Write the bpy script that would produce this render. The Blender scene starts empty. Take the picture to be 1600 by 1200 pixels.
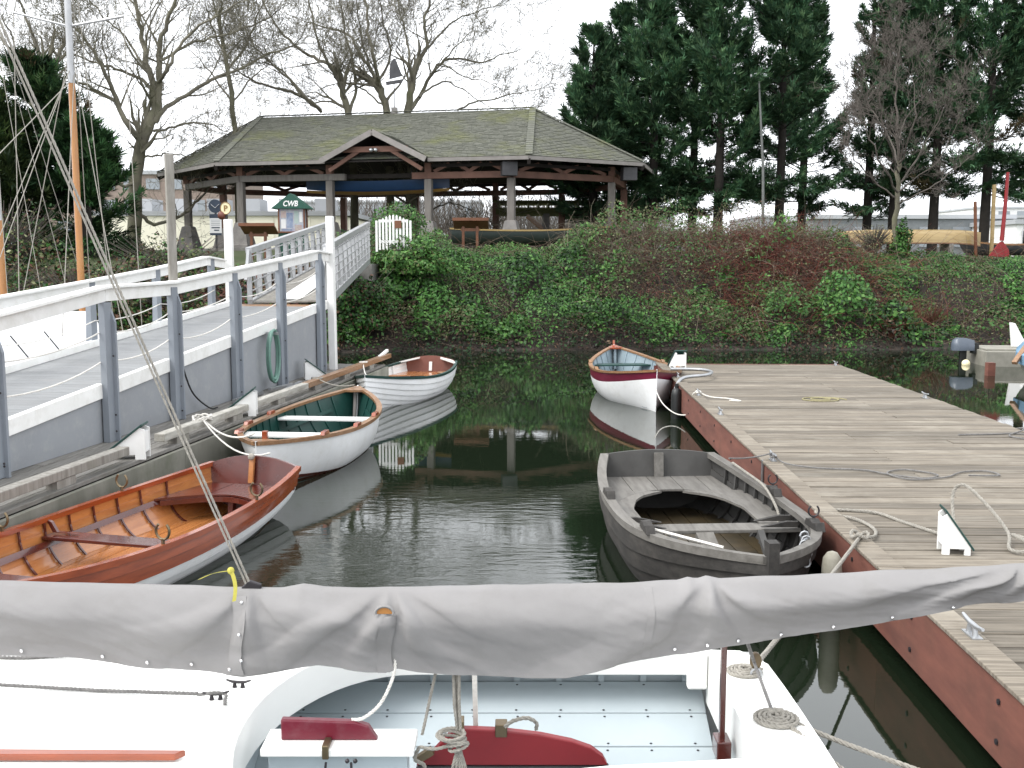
import bpy, math, random
import numpy as np
from mathutils import Vector, Matrix, noise

# ------------------------------------------------------------------ camera, sky, sun, exposure
scn = bpy.context.scene
cam_d = bpy.data.cameras.new('camera'); cam = bpy.data.objects.new('camera', cam_d)
scn.collection.objects.link(cam); scn.camera = cam
cam_d.sensor_width = 36.0; cam_d.lens = 36.0*1640/1600; cam_d.clip_start = 0.05; cam_d.clip_end = 2000
cam.location = (0, 0, 2.5); cam.rotation_euler = (math.radians(90-6.78), 0, 0)
world = bpy.data.worlds.new('World'); scn.world = world; world.use_nodes = True
wn = world.node_tree.nodes; wl = world.node_tree.links; wn.clear()
sky = wn.new('ShaderNodeTexSky'); sky.sky_type = 'NISHITA'; sky.sun_disc = False
SUN_EL, SUN_ROT = 50, -115
sky.sun_elevation = math.radians(SUN_EL); sky.sun_rotation = math.radians(SUN_ROT)
sky.dust_density = 6.0; sky.air_density = 1.0; sky.ozone_density = 1.0
bw = wn.new('ShaderNodeRGBToBW'); wl.new(sky.outputs[0], bw.inputs[0])
# overcast: the clear sky's light diffused by an even sheet of cloud, faintly cool
cl = wn.new('ShaderNodeMix'); cl.data_type = 'RGBA'; cl.inputs[0].default_value = 0.75
ck = wn.new('ShaderNodeMix'); ck.data_type = 'RGBA'; ck.inputs[0].default_value = 0.12
wl.new(bw.outputs[0], ck.inputs[6]); wl.new(sky.outputs[0], ck.inputs[7])
wl.new(ck.outputs[2], cl.inputs[6]); cl.inputs[7].default_value = (9.6, 9.85, 10.3, 1)
bg = wn.new('ShaderNodeBackground'); bg.inputs[1].default_value = 0.10
wo = wn.new('ShaderNodeOutputWorld'); wl.new(cl.outputs[2], bg.inputs[0]); wl.new(bg.outputs[0], wo.inputs[0])
sun_d = bpy.data.lights.new('sun', 'SUN'); sun = bpy.data.objects.new('sun', sun_d); scn.collection.objects.link(sun)
sun_d.energy = 0.9; sun_d.angle = math.radians(25); sun_d.color = (1, 0.97, 0.92)
_az = math.radians(SUN_ROT); _el = math.radians(SUN_EL)
_sd = Vector((math.sin(_az)*math.cos(_el), math.cos(_az)*math.cos(_el), math.sin(_el)))
sun.rotation_euler = _sd.to_track_quat('Z', 'Y').to_euler(); sun.location = (0, 0, 30)
vs = scn.view_settings; vs.view_transform = 'Standard'; vs.look = 'None'; vs.exposure = 1.4; vs.gamma = 1; vs.use_curve_mapping = False
scn.cycles.max_bounces = 6

# ------------------------------------------------------------------ helpers
col = scn.collection
rng = random.Random(7); nrg = np.random.default_rng(7)
V = Vector
def R(d): return math.radians(d)
def lerp(a, b, t): return a+(b-a)*t
def sstep(a, b, x):
    t = min(1, max(0, (x-a)/(b-a))); return t*t*(3-2*t)
def interp(x, xs, ys): return float(np.interp(x, xs, ys))

class MB:
    def __init__(s): s.v = []; s.f = []; s.m = []; s.cur = 0
    def add(s, vs, fs):
        o = len(s.v); s.v += [tuple(p) for p in vs]; s.f += [tuple(i+o for i in f) for f in fs]; s.m += [s.cur]*len(fs); return s
    def box(s, x0, x1, y0, y1, z0, z1):
        return s.add([(x0,y0,z0),(x1,y0,z0),(x1,y1,z0),(x0,y1,z0),(x0,y0,z1),(x1,y0,z1),(x1,y1,z1),(x0,y1,z1)],
            [(0,3,2,1),(4,5,6,7),(0,1,5,4),(1,2,6,5),(2,3,7,6),(3,0,4,7)])
    def beam(s, a, b, w, h, up=(0,0,1), w2=None, h2=None):
        a = V(a); b = V(b); d = (b-a).normalized(); u = V(up)
        sd = d.cross(u)
        if sd.length < 1e-4: sd = d.cross(V((0,1,0)))
        sd.normalize(); u = sd.cross(d).normalized(); w2 = w if w2 is None else w2; h2 = h if h2 is None else h2
        q = []
        for p, ww, hh in ((a,w,h),(b,w2,h2)):
            q += [p-sd*ww/2-u*hh/2, p+sd*ww/2-u*hh/2, p+sd*ww/2+u*hh/2, p-sd*ww/2+u*hh/2]
        return s.add(q, [(3,2,1,0),(4,5,6,7),(0,1,5,4),(1,2,6,5),(2,3,7,6),(3,0,4,7)])
    def tube(s, pts, r, n=6, cap=True):
        pts = [V(p) for p in pts]; k = len(pts)
        rs = [r]*k if not hasattr(r, '__len__') else r
        o = len(s.v); pu = None
        for i, p in enumerate(pts):
            d = (pts[min(i+1,k-1)]-pts[max(i-1,0)])
            if d.length < 1e-9: d = V((0,0,1))
            d.normalize()
            if pu is None:
                a = V((0,0,1)) if abs(d.z) < .9 else V((1,0,0)); pu = d.cross(a).normalized()
            u = pu-d*pu.dot(d)
            if u.length < 1e-6: u = d.orthogonal()
            u.normalize(); pu = u; w = d.cross(u)
            for j in range(n):
                a = 2*math.pi*j/n; q = p+(u*math.cos(a)+w*math.sin(a))*rs[i]; s.v.append((q.x,q.y,q.z))
        for i in range(k-1):
            for j in range(n):
                a = o+i*n+j; b = o+i*n+(j+1)%n
                s.f.append((a,b,b+n,a+n)); s.m.append(s.cur)
        if cap:
            s.f.append(tuple(o+j for j in range(n))[::-1]); s.m.append(s.cur)
            s.f.append(tuple(o+(k-1)*n+j for j in range(n))); s.m.append(s.cur)
        return s
    def loft(s, secs, closed=True, cap=True, mats=None):
        o = len(s.v); n = len(secs[0])
        for sec in secs: s.v += [tuple(p) for p in sec]
        for i in range(len(secs)-1):
            for j in range(n if closed else n-1):
                a = o+i*n+j; b = o+i*n+(j+1)%n
                s.f.append((a,b,b+n,a+n)); s.m.append(mats[j] if mats else s.cur)
        if cap and closed:
            s.f.append(tuple(o+j for j in range(n))[::-1]); s.m.append(mats[0] if mats else s.cur)
            s.f.append(tuple(o+(len(secs)-1)*n+j for j in range(n))); s.m.append(mats[0] if mats else s.cur)
        return s
    def prism(s, poly, off):
        off = V(off); n = len(poly); P = [V(p) for p in poly]
        s.add(P+[p+off for p in P], [tuple(range(n))[::-1], tuple(range(n,2*n))]+[(i,(i+1)%n,n+(i+1)%n,n+i) for i in range(n)])
        return s
    def ball(s, c, r, nu=8, nv=6, sc=(1,1,1)):
        c = V(c); secs = []
        for i in range(nv+1):
            ph = math.pi*i/nv
            rr = max(1e-4, math.sin(ph))
            secs.append([(c.x+r*sc[0]*rr*math.cos(2*math.pi*j/nu), c.y+r*sc[1]*rr*math.sin(2*math.pi*j/nu), c.z-r*sc[2]*math.cos(ph)) for j in range(nu)])
        return s.loft(secs)
    def lathe(s, c, prof, n=16):
        c = V(c)
        return s.loft([[(c.x+r*math.cos(2*math.pi*j/n), c.y+r*math.sin(2*math.pi*j/n), c.z+z) for j in range(n)] for r, z in prof])
    def build(s, name, mat, parent=None, smooth=None, bevel=0, fixn=True):
        me = bpy.data.meshes.new(name); me.from_pydata(s.v, [], s.f)
        ms = mat if isinstance(mat, (list,tuple)) else [mat]
        for m in ms: me.materials.append(m)
        if len(ms) > 1: me.polygons.foreach_set('material_index', s.m)
        if smooth is not None:
            me.shade_smooth(); me.set_sharp_from_angle(angle=R(smooth))
        me.update()
        o = link(name, me, parent)
        if bevel:
            b = o.modifiers.new('bevel', 'BEVEL'); b.width = bevel; b.segments = 2; b.limit_method = 'ANGLE'; b.angle_limit = R(40)
        return o

def link(name, me, parent=None):
    o = bpy.data.objects.new(name, me); col.objects.link(o)
    if parent is not None:
        o.parent = parent
        if parent.get('_w'): o.location = -parent.location      # child mesh given in world coordinates
    return o
def thing(name, label, cat, loc=(0,0,0), rz=0, group=None, w=False):
    o = bpy.data.objects.new(name, None); col.objects.link(o); o.empty_display_size = .2
    o.location = loc; o.rotation_euler = (0,0,rz); tag(o, label, cat, group)
    if w: o['_w'] = 1
    return o
def tag(o, label=None, cat=None, group=None, kind=None):
    if label: o['label'] = label
    if cat: o['category'] = cat
    if group: o['group'] = group
    if kind: o['kind'] = kind
    return o
def dup(o, loc, parent=None, rot=None, scale=None):
    c = o.copy(); col.objects.link(c); c.parent = parent if parent is not None else o.parent
    c.location = loc
    if rot is not None: c.rotation_euler = rot
    if scale is not None: c.scale = scale
    return c
def fast_mesh(name, verts, quads, mat, parent=None, colors=None, tri=False):
    verts = np.asarray(verts, np.float32); quads = np.asarray(quads, np.int32); k = 3 if tri else 4
    me = bpy.data.meshes.new(name); me.vertices.add(len(verts)); me.vertices.foreach_set('co', verts.ravel())
    me.loops.add(quads.size); me.loops.foreach_set('vertex_index', quads.ravel())
    me.polygons.add(len(quads)); me.polygons.foreach_set('loop_start', np.arange(len(quads), dtype=np.int32)*k)
    me.update(calc_edges=True)
    if colors is not None:
        a = me.color_attributes.new('Col', 'FLOAT_COLOR', 'POINT')
        c = np.ones((len(verts),4), np.float32); c[:,:3] = colors; a.data.foreach_set('color', c.ravel())
    me.materials.append(mat); me.validate()
    return link(name, me, parent)
def spline(pts, n=6):
    P = [V(p) for p in pts]; out = []
    for i in range(len(P)-1):
        p0 = P[max(i-1,0)]; p1 = P[i]; p2 = P[i+1]; p3 = P[min(i+2,len(P)-1)]
        for k in range(n):
            t = k/n
            out.append(.5*((2*p1)+(p2-p0)*t+(2*p0-5*p1+4*p2-p3)*t*t+(3*p1-p0-3*p2+p3)*t*t*t))
    out.append(P[-1]); return out
def sag(a, b, d, n=10):
    a = V(a); b = V(b); return [a.lerp(b, i/n)-V((0,0,d*4*(i/n)*(1-i/n))) for i in range(n+1)]
def rope3(mb, pts, r, pitch=None):
    """three laid strands round a path"""
    pts = [V(p) for p in pts]; pitch = pitch or r*7
    L = [0]
    for a, b in zip(pts, pts[1:]): L.append(L[-1]+(b-a).length)
    n = max(4, int(L[-1]/(pitch/6))); path = []
    for i in range(n+1):
        s_ = L[-1]*i/n; k = min(len(pts)-2, max(0, int(np.searchsorted(L, s_)-1)))
        t = (s_-L[k])/max(1e-9, L[k+1]-L[k]); path.append(pts[k].lerp(pts[k+1], min(1,max(0,t))))
    fr = []; pu = None
    for i, p in enumerate(path):
        d = (path[min(i+1,n)]-path[max(i-1,0)]).normalized()
        if pu is None: pu = d.orthogonal()
        u = (pu-d*pu.dot(d)).normalized(); pu = u; fr.append((u, d.cross(u)))
    for q in range(3):
        mb.tube([path[i]+(fr[i][0]*math.cos(2*math.pi*(i/6+q/3))+fr[i][1]*math.sin(2*math.pi*(i/6+q/3)))*r*.5 for i in range(n+1)], r*.56, 5)

# ------------------------------------------------------------------ materials
MATS = {}; AK = .64
def mat(name, c1, c2=None, rough=.6, scale=4., stretch=(1,1,1), bump=.15, bscale=None, rnd=.12, spec=.5, metal=0, coat=0, detail=6, con=(.35,.68), stain=None, stain_scale=1.2, stain_amt=.5, coords='Object', bdist=.01, noak=False):
    if name in MATS: return MATS[name]
    if max(c1) < .7 and metal < .5 and not noak: c1 = tuple(x*AK for x in c1); c2 = tuple(x*AK for x in c2) if c2 else None; stain = tuple(x*AK for x in stain) if stain else None
    m = bpy.data.materials.new(name); m.use_nodes = True; nt = m.node_tree; N = nt.nodes; L = nt.links
    b = N['Principled BSDF']; b.inputs['Roughness'].default_value = rough; b.inputs['Metallic'].default_value = metal
    b.inputs['Specular IOR Level'].default_value = spec; b.inputs['Coat Weight'].default_value = coat; b.inputs['Coat Roughness'].default_value = .08
    tc = N.new('ShaderNodeTexCoord'); oi = N.new('ShaderNodeObjectInfo')
    mp = N.new('ShaderNodeMapping'); mp.inputs['Scale'].default_value = stretch; L.new(tc.outputs[coords], mp.inputs[0])
    rm = N.new('ShaderNodeMath'); rm.operation = 'MULTIPLY'; rm.inputs[1].default_value = 61.7; L.new(oi.outputs['Random'], rm.inputs[0])
    ad = N.new('ShaderNodeVectorMath'); L.new(mp.outputs[0], ad.inputs[0]); L.new(rm.outputs[0], ad.inputs[1])
    ns = N.new('ShaderNodeTexNoise'); ns.inputs['Scale'].default_value = scale; ns.inputs['Detail'].default_value = detail; ns.inputs['Roughness'].default_value = .62
    L.new(ad.outputs[0], ns.inputs['Vector'])
    mr = N.new('ShaderNodeMapRange'); mr.inputs[1].default_value = con[0]; mr.inputs[2].default_value = con[1]; L.new(ns.outputs[0], mr.inputs[0])
    mx = N.new('ShaderNodeMix'); mx.data_type = 'RGBA'; L.new(mr.outputs[0], mx.inputs[0])
    c2 = c2 or tuple(x*.72 for x in c1)
    mx.inputs[6].default_value = (*c1,1); mx.inputs[7].default_value = (*c2,1); out = mx.outputs[2]
    if stain:
        n2 = N.new('ShaderNodeTexNoise'); n2.inputs['Scale'].default_value = stain_scale; n2.inputs['Detail'].default_value = 9; n2.inputs['Roughness'].default_value = .7
        tc2 = N.new('ShaderNodeVectorMath'); L.new(tc.outputs['Object'], tc2.inputs[0]); L.new(rm.outputs[0], tc2.inputs[1]); L.new(tc2.outputs[0], n2.inputs['Vector'])
        m2 = N.new('ShaderNodeMapRange'); m2.inputs[1].default_value = .5; m2.inputs[2].default_value = .72; m2.inputs[4].default_value = stain_amt; L.new(n2.outputs[0], m2.inputs[0])
        x2 = N.new('ShaderNodeMix'); x2.data_type = 'RGBA'; L.new(m2.outputs[0], x2.inputs[0]); L.new(out, x2.inputs[6]); x2.inputs[7].default_value = (*stain,1); out = x2.outputs[2]
    if rnd:
        m3 = N.new('ShaderNodeMapRange'); m3.inputs[3].default_value = 1-rnd; m3.inputs[4].default_value = 1+rnd; L.new(oi.outputs['Random'], m3.inputs[0])
        x3 = N.new('ShaderNodeMix'); x3.data_type = 'RGBA'; x3.blend_type = 'MULTIPLY'; x3.inputs[0].default_value = 1; L.new(out, x3.inputs[6]); L.new(m3.outputs[0], x3.inputs[7]); out = x3.outputs[2]
    L.new(out, b.inputs['Base Color'])
    if bump:
        nb = ns
        if bscale:
            nb = N.new('ShaderNodeTexNoise'); nb.inputs['Scale'].default_value = bscale; nb.inputs['Detail'].default_value = 5; L.new(ad.outputs[0], nb.inputs['Vector'])
        bp = N.new('ShaderNodeBump'); bp.inputs['Strength'].default_value = bump; bp.inputs['Distance'].default_value = bdist; L.new(nb.outputs[0], bp.inputs['Height']); L.new(bp.outputs[0], b.inputs['Normal'])
    mm = N.new('ShaderNodeMapRange'); mm.inputs[3].default_value = max(0,rough-.08); mm.inputs[4].default_value = min(1,rough+.1); L.new(ns.outputs[0], mm.inputs[0]); L.new(mm.outputs[0], b.inputs['Roughness'])
    MATS[name] = m; return m
def leafmat(name, rough=.5, trans=.0, spec=.4):
    if name in MATS: return MATS[name]
    m = bpy.data.materials.new(name); m.use_nodes = True; N = m.node_tree.nodes; L = m.node_tree.links; b = N['Principled BSDF']
    a = N.new('ShaderNodeAttribute'); a.attribute_name = 'Col'; L.new(a.outputs['Color'], b.inputs['Base Color'])
    b.inputs['Roughness'].default_value = rough; b.inputs['Specular IOR Level'].default_value = spec
    MATS[name] = m; return m

M_white = mat('white_paint', (.80,.80,.78), (.72,.72,.70), rough=.45, scale=3, bump=.04, rnd=.03, stain=(.55,.53,.47), stain_scale=2.5, stain_amt=.22)
M_whitehull = mat('white_hull_paint', (.80,.81,.81), (.74,.75,.75), rough=.32, scale=2, bump=.02, rnd=.03, stain=(.5,.48,.42), stain_scale=3.5, stain_amt=.32)
M_railwhite = mat('white_rail_paint', (.82,.82,.80), (.72,.72,.69), rough=.5, scale=3, bump=.06, rnd=.05, stain=(.42,.40,.33), stain_scale=4, stain_amt=.35)
M_panel = mat('pale_grey_panel_paint', (.42,.44,.465), (.36,.38,.405), rough=.6, scale=2.5, bump=.06, rnd=.05, stain=(.60,.61,.60), stain_scale=5, stain_amt=.45)
M_grey = mat('grey_paint', (.36,.395,.44), (.31,.345,.39), rough=.55, scale=2.5, bump=.06, rnd=.06, stain=(.36,.38,.38), stain_scale=2.2, stain_amt=.3)
M_rampdeck = mat('grey_deck_paint', (.35,.36,.365), (.255,.265,.27), rough=.7, scale=3, stretch=(1,14,1), bump=.15, rnd=.07, stain=(.33,.32,.31), stain_scale=1.6, stain_amt=.45)
M_dockplank = mat('weathered_deck_boards', (.31,.268,.21), (.125,.105,.08), rough=.85, scale=1.3, stretch=(1.1,26,8), bump=.6, rnd=.26, stain=(.43,.395,.325), stain_scale=1.6, stain_amt=.5, bdist=.012)
M_ldock = mat('grey_dock_boards', (.33,.315,.29), (.20,.19,.17), rough=.85, scale=1.5, stretch=(26,1.1,8), bump=.5, rnd=.14, stain=(.14,.14,.10), stain_scale=1.2, stain_amt=.5)
M_oldwood = mat('weathered_grey_timber', (.42,.40,.36), (.25,.23,.20), rough=.85, scale=2, stretch=(8,8,1.2), bump=.35, rnd=.1, stain=(.22,.22,.14), stain_scale=2, stain_amt=.4)
M_dockside = mat('stained_dock_side', (.33,.32,.27), (.19,.19,.15), rough=.85, scale=2.2, stretch=(1,1,.35), bump=.3, rnd=.1, stain=(.10,.12,.06), stain_scale=1.4, stain_amt=.6)
M_redboard = mat('red_brown_paint', (.30,.115,.080), (.185,.070,.052), rough=.7, scale=2.5, stretch=(.6,.6,3), bump=.2, rnd=.06, stain=(.12,.065,.045), stain_scale=1.7, stain_amt=.6)
M_dark = mat('dark_wet_timber', (.035,.033,.028), (.02,.02,.017), rough=.6, bump=.2)
M_green = mat('dark_green_paint', (.012,.075,.062), (.008,.055,.046), rough=.4, bump=.03, rnd=.05)
M_varn = mat('varnished_mahogany', (.46,.092,.024), (.29,.052,.014), rough=.22, scale=2, stretch=(1,9,9), bump=.04, rnd=.14, coat=.7)
M_varnl = mat('varnished_cedar', (.66,.27,.085), (.50,.18,.055), rough=.26, scale=2, stretch=(1,9,9), bump=.04, rnd=.14, coat=.5)
M_varndk = mat('dark_varnished_trim', (.15,.028,.018), (.09,.017,.012), rough=.25, scale=3, bump=.03, coat=.6, rnd=.1)
M_trimw = mat('oiled_light_trim', (.45,.25,.12), (.30,.15,.07), rough=.4, scale=3, stretch=(2,9,9), bump=.08, coat=.2)
M_mast = mat('varnished_spruce', (.58,.26,.065), (.48,.20,.05), rough=.3, scale=2, stretch=(9,9,1), bump=.03, coat=.4)
M_magenta = mat('magenta_sheer_paint', (.20,.012,.045), (.16,.010,.036), rough=.35, bump=.03)
M_bluein = mat('pale_blue_interior', (.40,.50,.55), (.34,.43,.48), rough=.5, bump=.04)
M_greenin = mat('dark_green_interior', (.012,.085,.068), (.008,.06,.05), rough=.42, bump=.04)
M_black = mat('tarred_grey_wood', (.062,.056,.050), (.030,.028,.025), rough=.75, scale=2.5, stretch=(1,7,7), bump=.3, rnd=.15, stain=(.15,.135,.115), stain_scale=2.5, stain_amt=.5)
M_blackin = mat('grey_boat_boards', (.235,.222,.20), (.14,.13,.115), rough=.8, scale=2.5, stretch=(1,7,7), bump=.25, rnd=.12, stain=(.27,.26,.24), stain_scale=3, stain_amt=.4)
M_blackin2 = mat('charcoal_boat_interior', (.085,.083,.078), (.05,.048,.045), rough=.8, scale=2.5, bump=.25, rnd=.12)
M_canvas = mat('grey_canvas', (.38,.37,.365), (.335,.325,.32), rough=.9, scale=2.2, bump=.12, bscale=160, rnd=.0, stain=(.30,.29,.275), stain_scale=5, stain_amt=.5, spec=.2, bdist=.004)
M_tarp = mat('white_tarp', (.78,.78,.78), (.70,.70,.71), rough=.6, scale=2, bump=.08, stain=(.5,.5,.48), stain_amt=.2)
M_fgdeck = mat('white_boat_deck', (.84,.84,.81), (.80,.80,.77), rough=.4, scale=2, bump=.02, rnd=0, stain=(.66,.66,.60), stain_scale=1.8, stain_amt=.25)
M_fgin = mat('pale_blue_grey_planking', (.44,.50,.525), (.41,.47,.495), noak=True, rough=.5, scale=2.5, bump=.04, rnd=.03, stain=(.36,.42,.44), stain_scale=3, stain_amt=.2)
M_maroon = mat('maroon_paint', (.20,.010,.030), (.15,.008,.024), rough=.35, bump=.03, stain=(.5,.45,.45), stain_scale=9, stain_amt=.12)
M_red = mat('red_paint', (.34,.010,.018), (.28,.008,.015), rough=.4, bump=.03)
M_dkgrey = mat('dark_grey_board', (.075,.075,.08), (.05,.05,.055), rough=.6, bump=.1)
M_rope = mat('worn_rope', (.50,.47,.41), (.34,.32,.28), rough=.9, scale=40, bump=.4, rnd=.1)
M_ropew = mat('white_rope', (.70,.68,.63), (.56,.54,.50), rough=.85, scale=40, bump=.3, rnd=.06)
M_ropey = mat('yellow_twine', (.62,.57,.10), (.50,.45,.07), rough=.8, bump=.2)
M_metal = mat('galvanised_metal', (.45,.46,.47), (.33,.34,.35), rough=.4, metal=.8, bump=.05)
M_alu = mat('aluminium', (.66,.67,.68), (.56,.57,.58), rough=.38, metal=.45, bump=.03, rnd=.05)
M_bronze = mat('bronze_fittings', (.22,.17,.10), (.13,.10,.07), rough=.45, metal=.9, bump=.05)
M_bronzedk = mat('dark_bronze', (.05,.045,.05), (.03,.028,.03), rough=.5, metal=.6, bump=.1)
M_snap = mat('nickel_snap', (.8,.8,.8), (.7,.7,.7), rough=.25, metal=1, bump=0)
M_rubber = mat('black_rubber', (.012,.014,.014), (.02,.022,.022), rough=.45, bump=.05)
M_fender = mat('dirty_white_fender', (.50,.47,.40), (.33,.31,.25), rough=.6, bump=.1, stain=(.16,.15,.09), stain_amt=.6)
M_hose = mat('green_hose', (.22,.42,.34), (.18,.35,.29), rough=.4, bump=.02)
M_soil = mat('bank_soil', (.042,.030,.021), (.016,.013,.010), rough=.95, scale=3, bump=.6, stain=(.085,.045,.028), stain_scale=2, stain_amt=.5, bdist=.05)
M_grass = mat('park_grass', (.055,.085,.025), (.09,.10,.04), rough=.95, scale=2, bump=.5, bdist=.05)
M_bark = mat('mossy_bark', (.24,.225,.155), (.12,.11,.08), rough=.95, scale=3, stretch=(1,1,.4), bump=.5, stain=(.13,.15,.05), stain_scale=1.2, stain_amt=.6, bdist=.03)
M_twig = mat('bare_twigs', (.115,.105,.095), (.08,.072,.066), rough=.95, bump=0, rnd=.05)
M_twigp = mat('grey_brown_twigs', (.17,.145,.125), (.11,.095,.08), rough=.95, bump=0, rnd=.05)
M_barkd = mat('dark_conifer_bark', (.035,.028,.022), (.02,.016,.013), rough=.95, bump=.5)
M_leaf = leafmat('leaf_colours', .5, spec=.22); M_needle = leafmat('needle_colours', .65, spec=.2); M_stem = leafmat('stem_colours', .8, spec=.2)
M_shingle = mat('mossy_cedar_shingles', (.185,.19,.155), (.12,.124,.098), rough=.9, scale=6, bump=.3, stain=(.19,.205,.06), stain_scale=.4, stain_amt=.85)
M_post = mat('pavilion_grey_timber', (.30,.275,.25), (.21,.19,.17), rough=.8, scale=2, stretch=(6,6,1), bump=.2)
M_brown = mat('pavilion_brown_timber', (.27,.135,.095), (.17,.09,.065), rough=.75, scale=2, bump=.2)
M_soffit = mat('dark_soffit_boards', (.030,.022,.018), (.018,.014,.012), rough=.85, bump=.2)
M_fascia = mat('grey_fascia', (.36,.33,.31), (.28,.26,.24), rough=.75, bump=.1)
M_stone = mat('grey_pedestal', (.33,.31,.29), (.22,.21,.20), rough=.9, bump=.3)
M_conc = mat('concrete', (.28,.27,.25), (.18,.175,.16), rough=.9, bump=.3, stain=(.10,.11,.06), stain_amt=.4)
M_signgreen = mat('sign_green', (.010,.10,.065), (.008,.085,.055), rough=.5, bump=.02)
M_lectern = mat('brown_stained_wood', (.27,.10,.04), (.18,.065,.028), rough=.5, scale=3, bump=.08)
M_signwhite = mat('sign_white', (.75,.75,.74), (.7,.7,.69), rough=.5, bump=0)
M_signblue = mat('sign_blue_grey', (.04,.06,.10), (.03,.05,.08), rough=.5, bump=0)
M_print = mat('poster_print', (.45,.42,.55), (.62,.70,.74), rough=.35, scale=7, bump=0, detail=2, stain=(.70,.60,.45), stain_scale=5, stain_amt=.8)
M_glass = mat('dark_window_glass', (.05,.06,.07), (.08,.09,.10), rough=.1, bump=0)
M_bwall = mat('pale_rendered_wall', (.80,.77,.64), (.74,.71,.58), rough=.85, scale=.6, bump=.05)
M_bgrey = mat('hazed_grey_wall', (.60,.62,.64), (.52,.54,.56), rough=.85, scale=.4, bump=0, rnd=.15)  # grey made paler: distance haze is put into the wall colour
M_blue = mat('blue_boat_paint', (.018,.06,.16), (.014,.05,.13), rough=.4, bump=.03)
M_yellow = mat('ochre_paint', (.38,.22,.05), (.30,.17,.04), rough=.5, bump=.05)
M_canoe = mat('honey_wood_strips', (.50,.36,.15), (.40,.27,.10), rough=.4, scale=2, stretch=(1,9,9), bump=.08, coat=.2)
M_redoar = mat('red_oar_paint', (.36,.014,.018), (.30,.012,.015), rough=.45, bump=.04)
M_moss = mat('mossy_pergola_timber', (.16,.17,.06), (.10,.11,.04), rough=.9, bump=.2)
M_tarpblue = mat('blue_tarp', (.25,.44,.62), (.20,.37,.55), rough=.55, scale=3, bump=.2)

# ------------------------------------------------------------------ water and terrain
def water():
    m = bpy.data.materials.new('lake_water'); m.use_nodes = True; N = m.node_tree.nodes; L = m.node_tree.links; b = N['Principled BSDF']
    b.inputs['Base Color'].default_value = (.008,.013,.007,1); b.inputs['Roughness'].default_value = .015; b.inputs['IOR'].default_value = 1.65
    tc = N.new('ShaderNodeTexCoord'); mp = N.new('ShaderNodeMapping'); mp.inputs['Scale'].default_value = (.75,1.9,1); L.new(tc.outputs['Object'], mp.inputs[0])
    n1 = N.new('ShaderNodeTexNoise'); n1.inputs['Scale'].default_value = 5.5; n1.inputs['Detail'].default_value = 4; L.new(mp.outputs[0], n1.inputs['Vector'])
    n2 = N.new('ShaderNodeTexNoise'); n2.inputs['Scale'].default_value = .45; n2.inputs['Detail'].default_value = 2; L.new(tc.outputs['Object'], n2.inputs['Vector'])
    mr = N.new('ShaderNodeMapRange'); mr.inputs[1].default_value = .42; mr.inputs[2].default_value = .66; mr.inputs[3].default_value = .12; mr.inputs[4].default_value = 1; L.new(n2.outputs[0], mr.inputs[0])
    mu = N.new('ShaderNodeMath'); mu.operation = 'MULTIPLY'; sx = N.new('ShaderNodeSeparateXYZ'); L.new(tc.outputs['Object'], sx.inputs[0])
    br = N.new('ShaderNodeMapRange'); br.interpolation_type = 'SMOOTHSTEP'; br.inputs[1].default_value = 13; br.inputs[2].default_value = 8; br.inputs[3].default_value = .10; br.inputs[4].default_value = 1.5; L.new(sx.outputs[1], br.inputs[0])   # a breeze ruffles the near end of the basin
    m0 = N.new('ShaderNodeMath'); m0.operation = 'MULTIPLY'; m00 = N.new('ShaderNodeMath'); m00.operation = 'MULTIPLY'; b2 = N.new('ShaderNodeMapRange'); b2.interpolation_type = 'SMOOTHSTEP'; b2.inputs[1].default_value = 5.2; b2.inputs[2].default_value = 7.0; b2.inputs[3].default_value = .12; L.new(sx.outputs[1], b2.inputs[0])
    L.new(br.outputs[0], m00.inputs[0]); L.new(b2.outputs[0], m00.inputs[1]); L.new(mr.outputs[0], m0.inputs[0]); L.new(m00.outputs[0], m0.inputs[1])
    L.new(n1.outputs[0], mu.inputs[0]); L.new(m0.outputs[0], mu.inputs[1])
    bp = N.new('ShaderNodeBump'); bp.inputs['Strength'].default_value = .4; bp.inputs['Distance'].default_value = .014; L.new(mu.outputs[0], bp.inputs['Height']); L.new(bp.outputs[0], b.inputs['Normal'])
    o = MB().add([(-90,-12,0),(90,-12,0),(90,40,0),(-90,40,0)], [(0,1,2,3)]).build('water', m); tag(o, kind='structure')
water()
def shore(x): return interp(x, [-80,-16,-11,-7.5,-5.2,-4,0,12,30,80], [19,21,22.2,24.5,27.5,28.3,28.7,28.9,28.6,27])
def terr(x, y):
    t = y-shore(x)
    if t < 0: return max(-1.6, -.06+.32*t)
    k = sstep(-9, -5, x)
    zr = interp(t, [0,.7,1.4,3.2,4.8,6.2,8,14,500], [-.06,.16,.42,1.65,2.45,2.66,2.72,2.8,2.85])
    zl = interp(t, [0,.8,3,6,9,13,18,500], [-.06,.2,.95,1.65,2.2,2.7,2.8,2.85])
    if x > 10: zr -= .22*sstep(10,12.5,x)*sstep(3,5,t)
    n = noise.noise(V((x*.5,y*.5,0)))*.14+noise.noise(V((x*1.7,y*1.7,3)))*.06
    return lerp(zl, zr, k)+n*min(1,t*.6)
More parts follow.
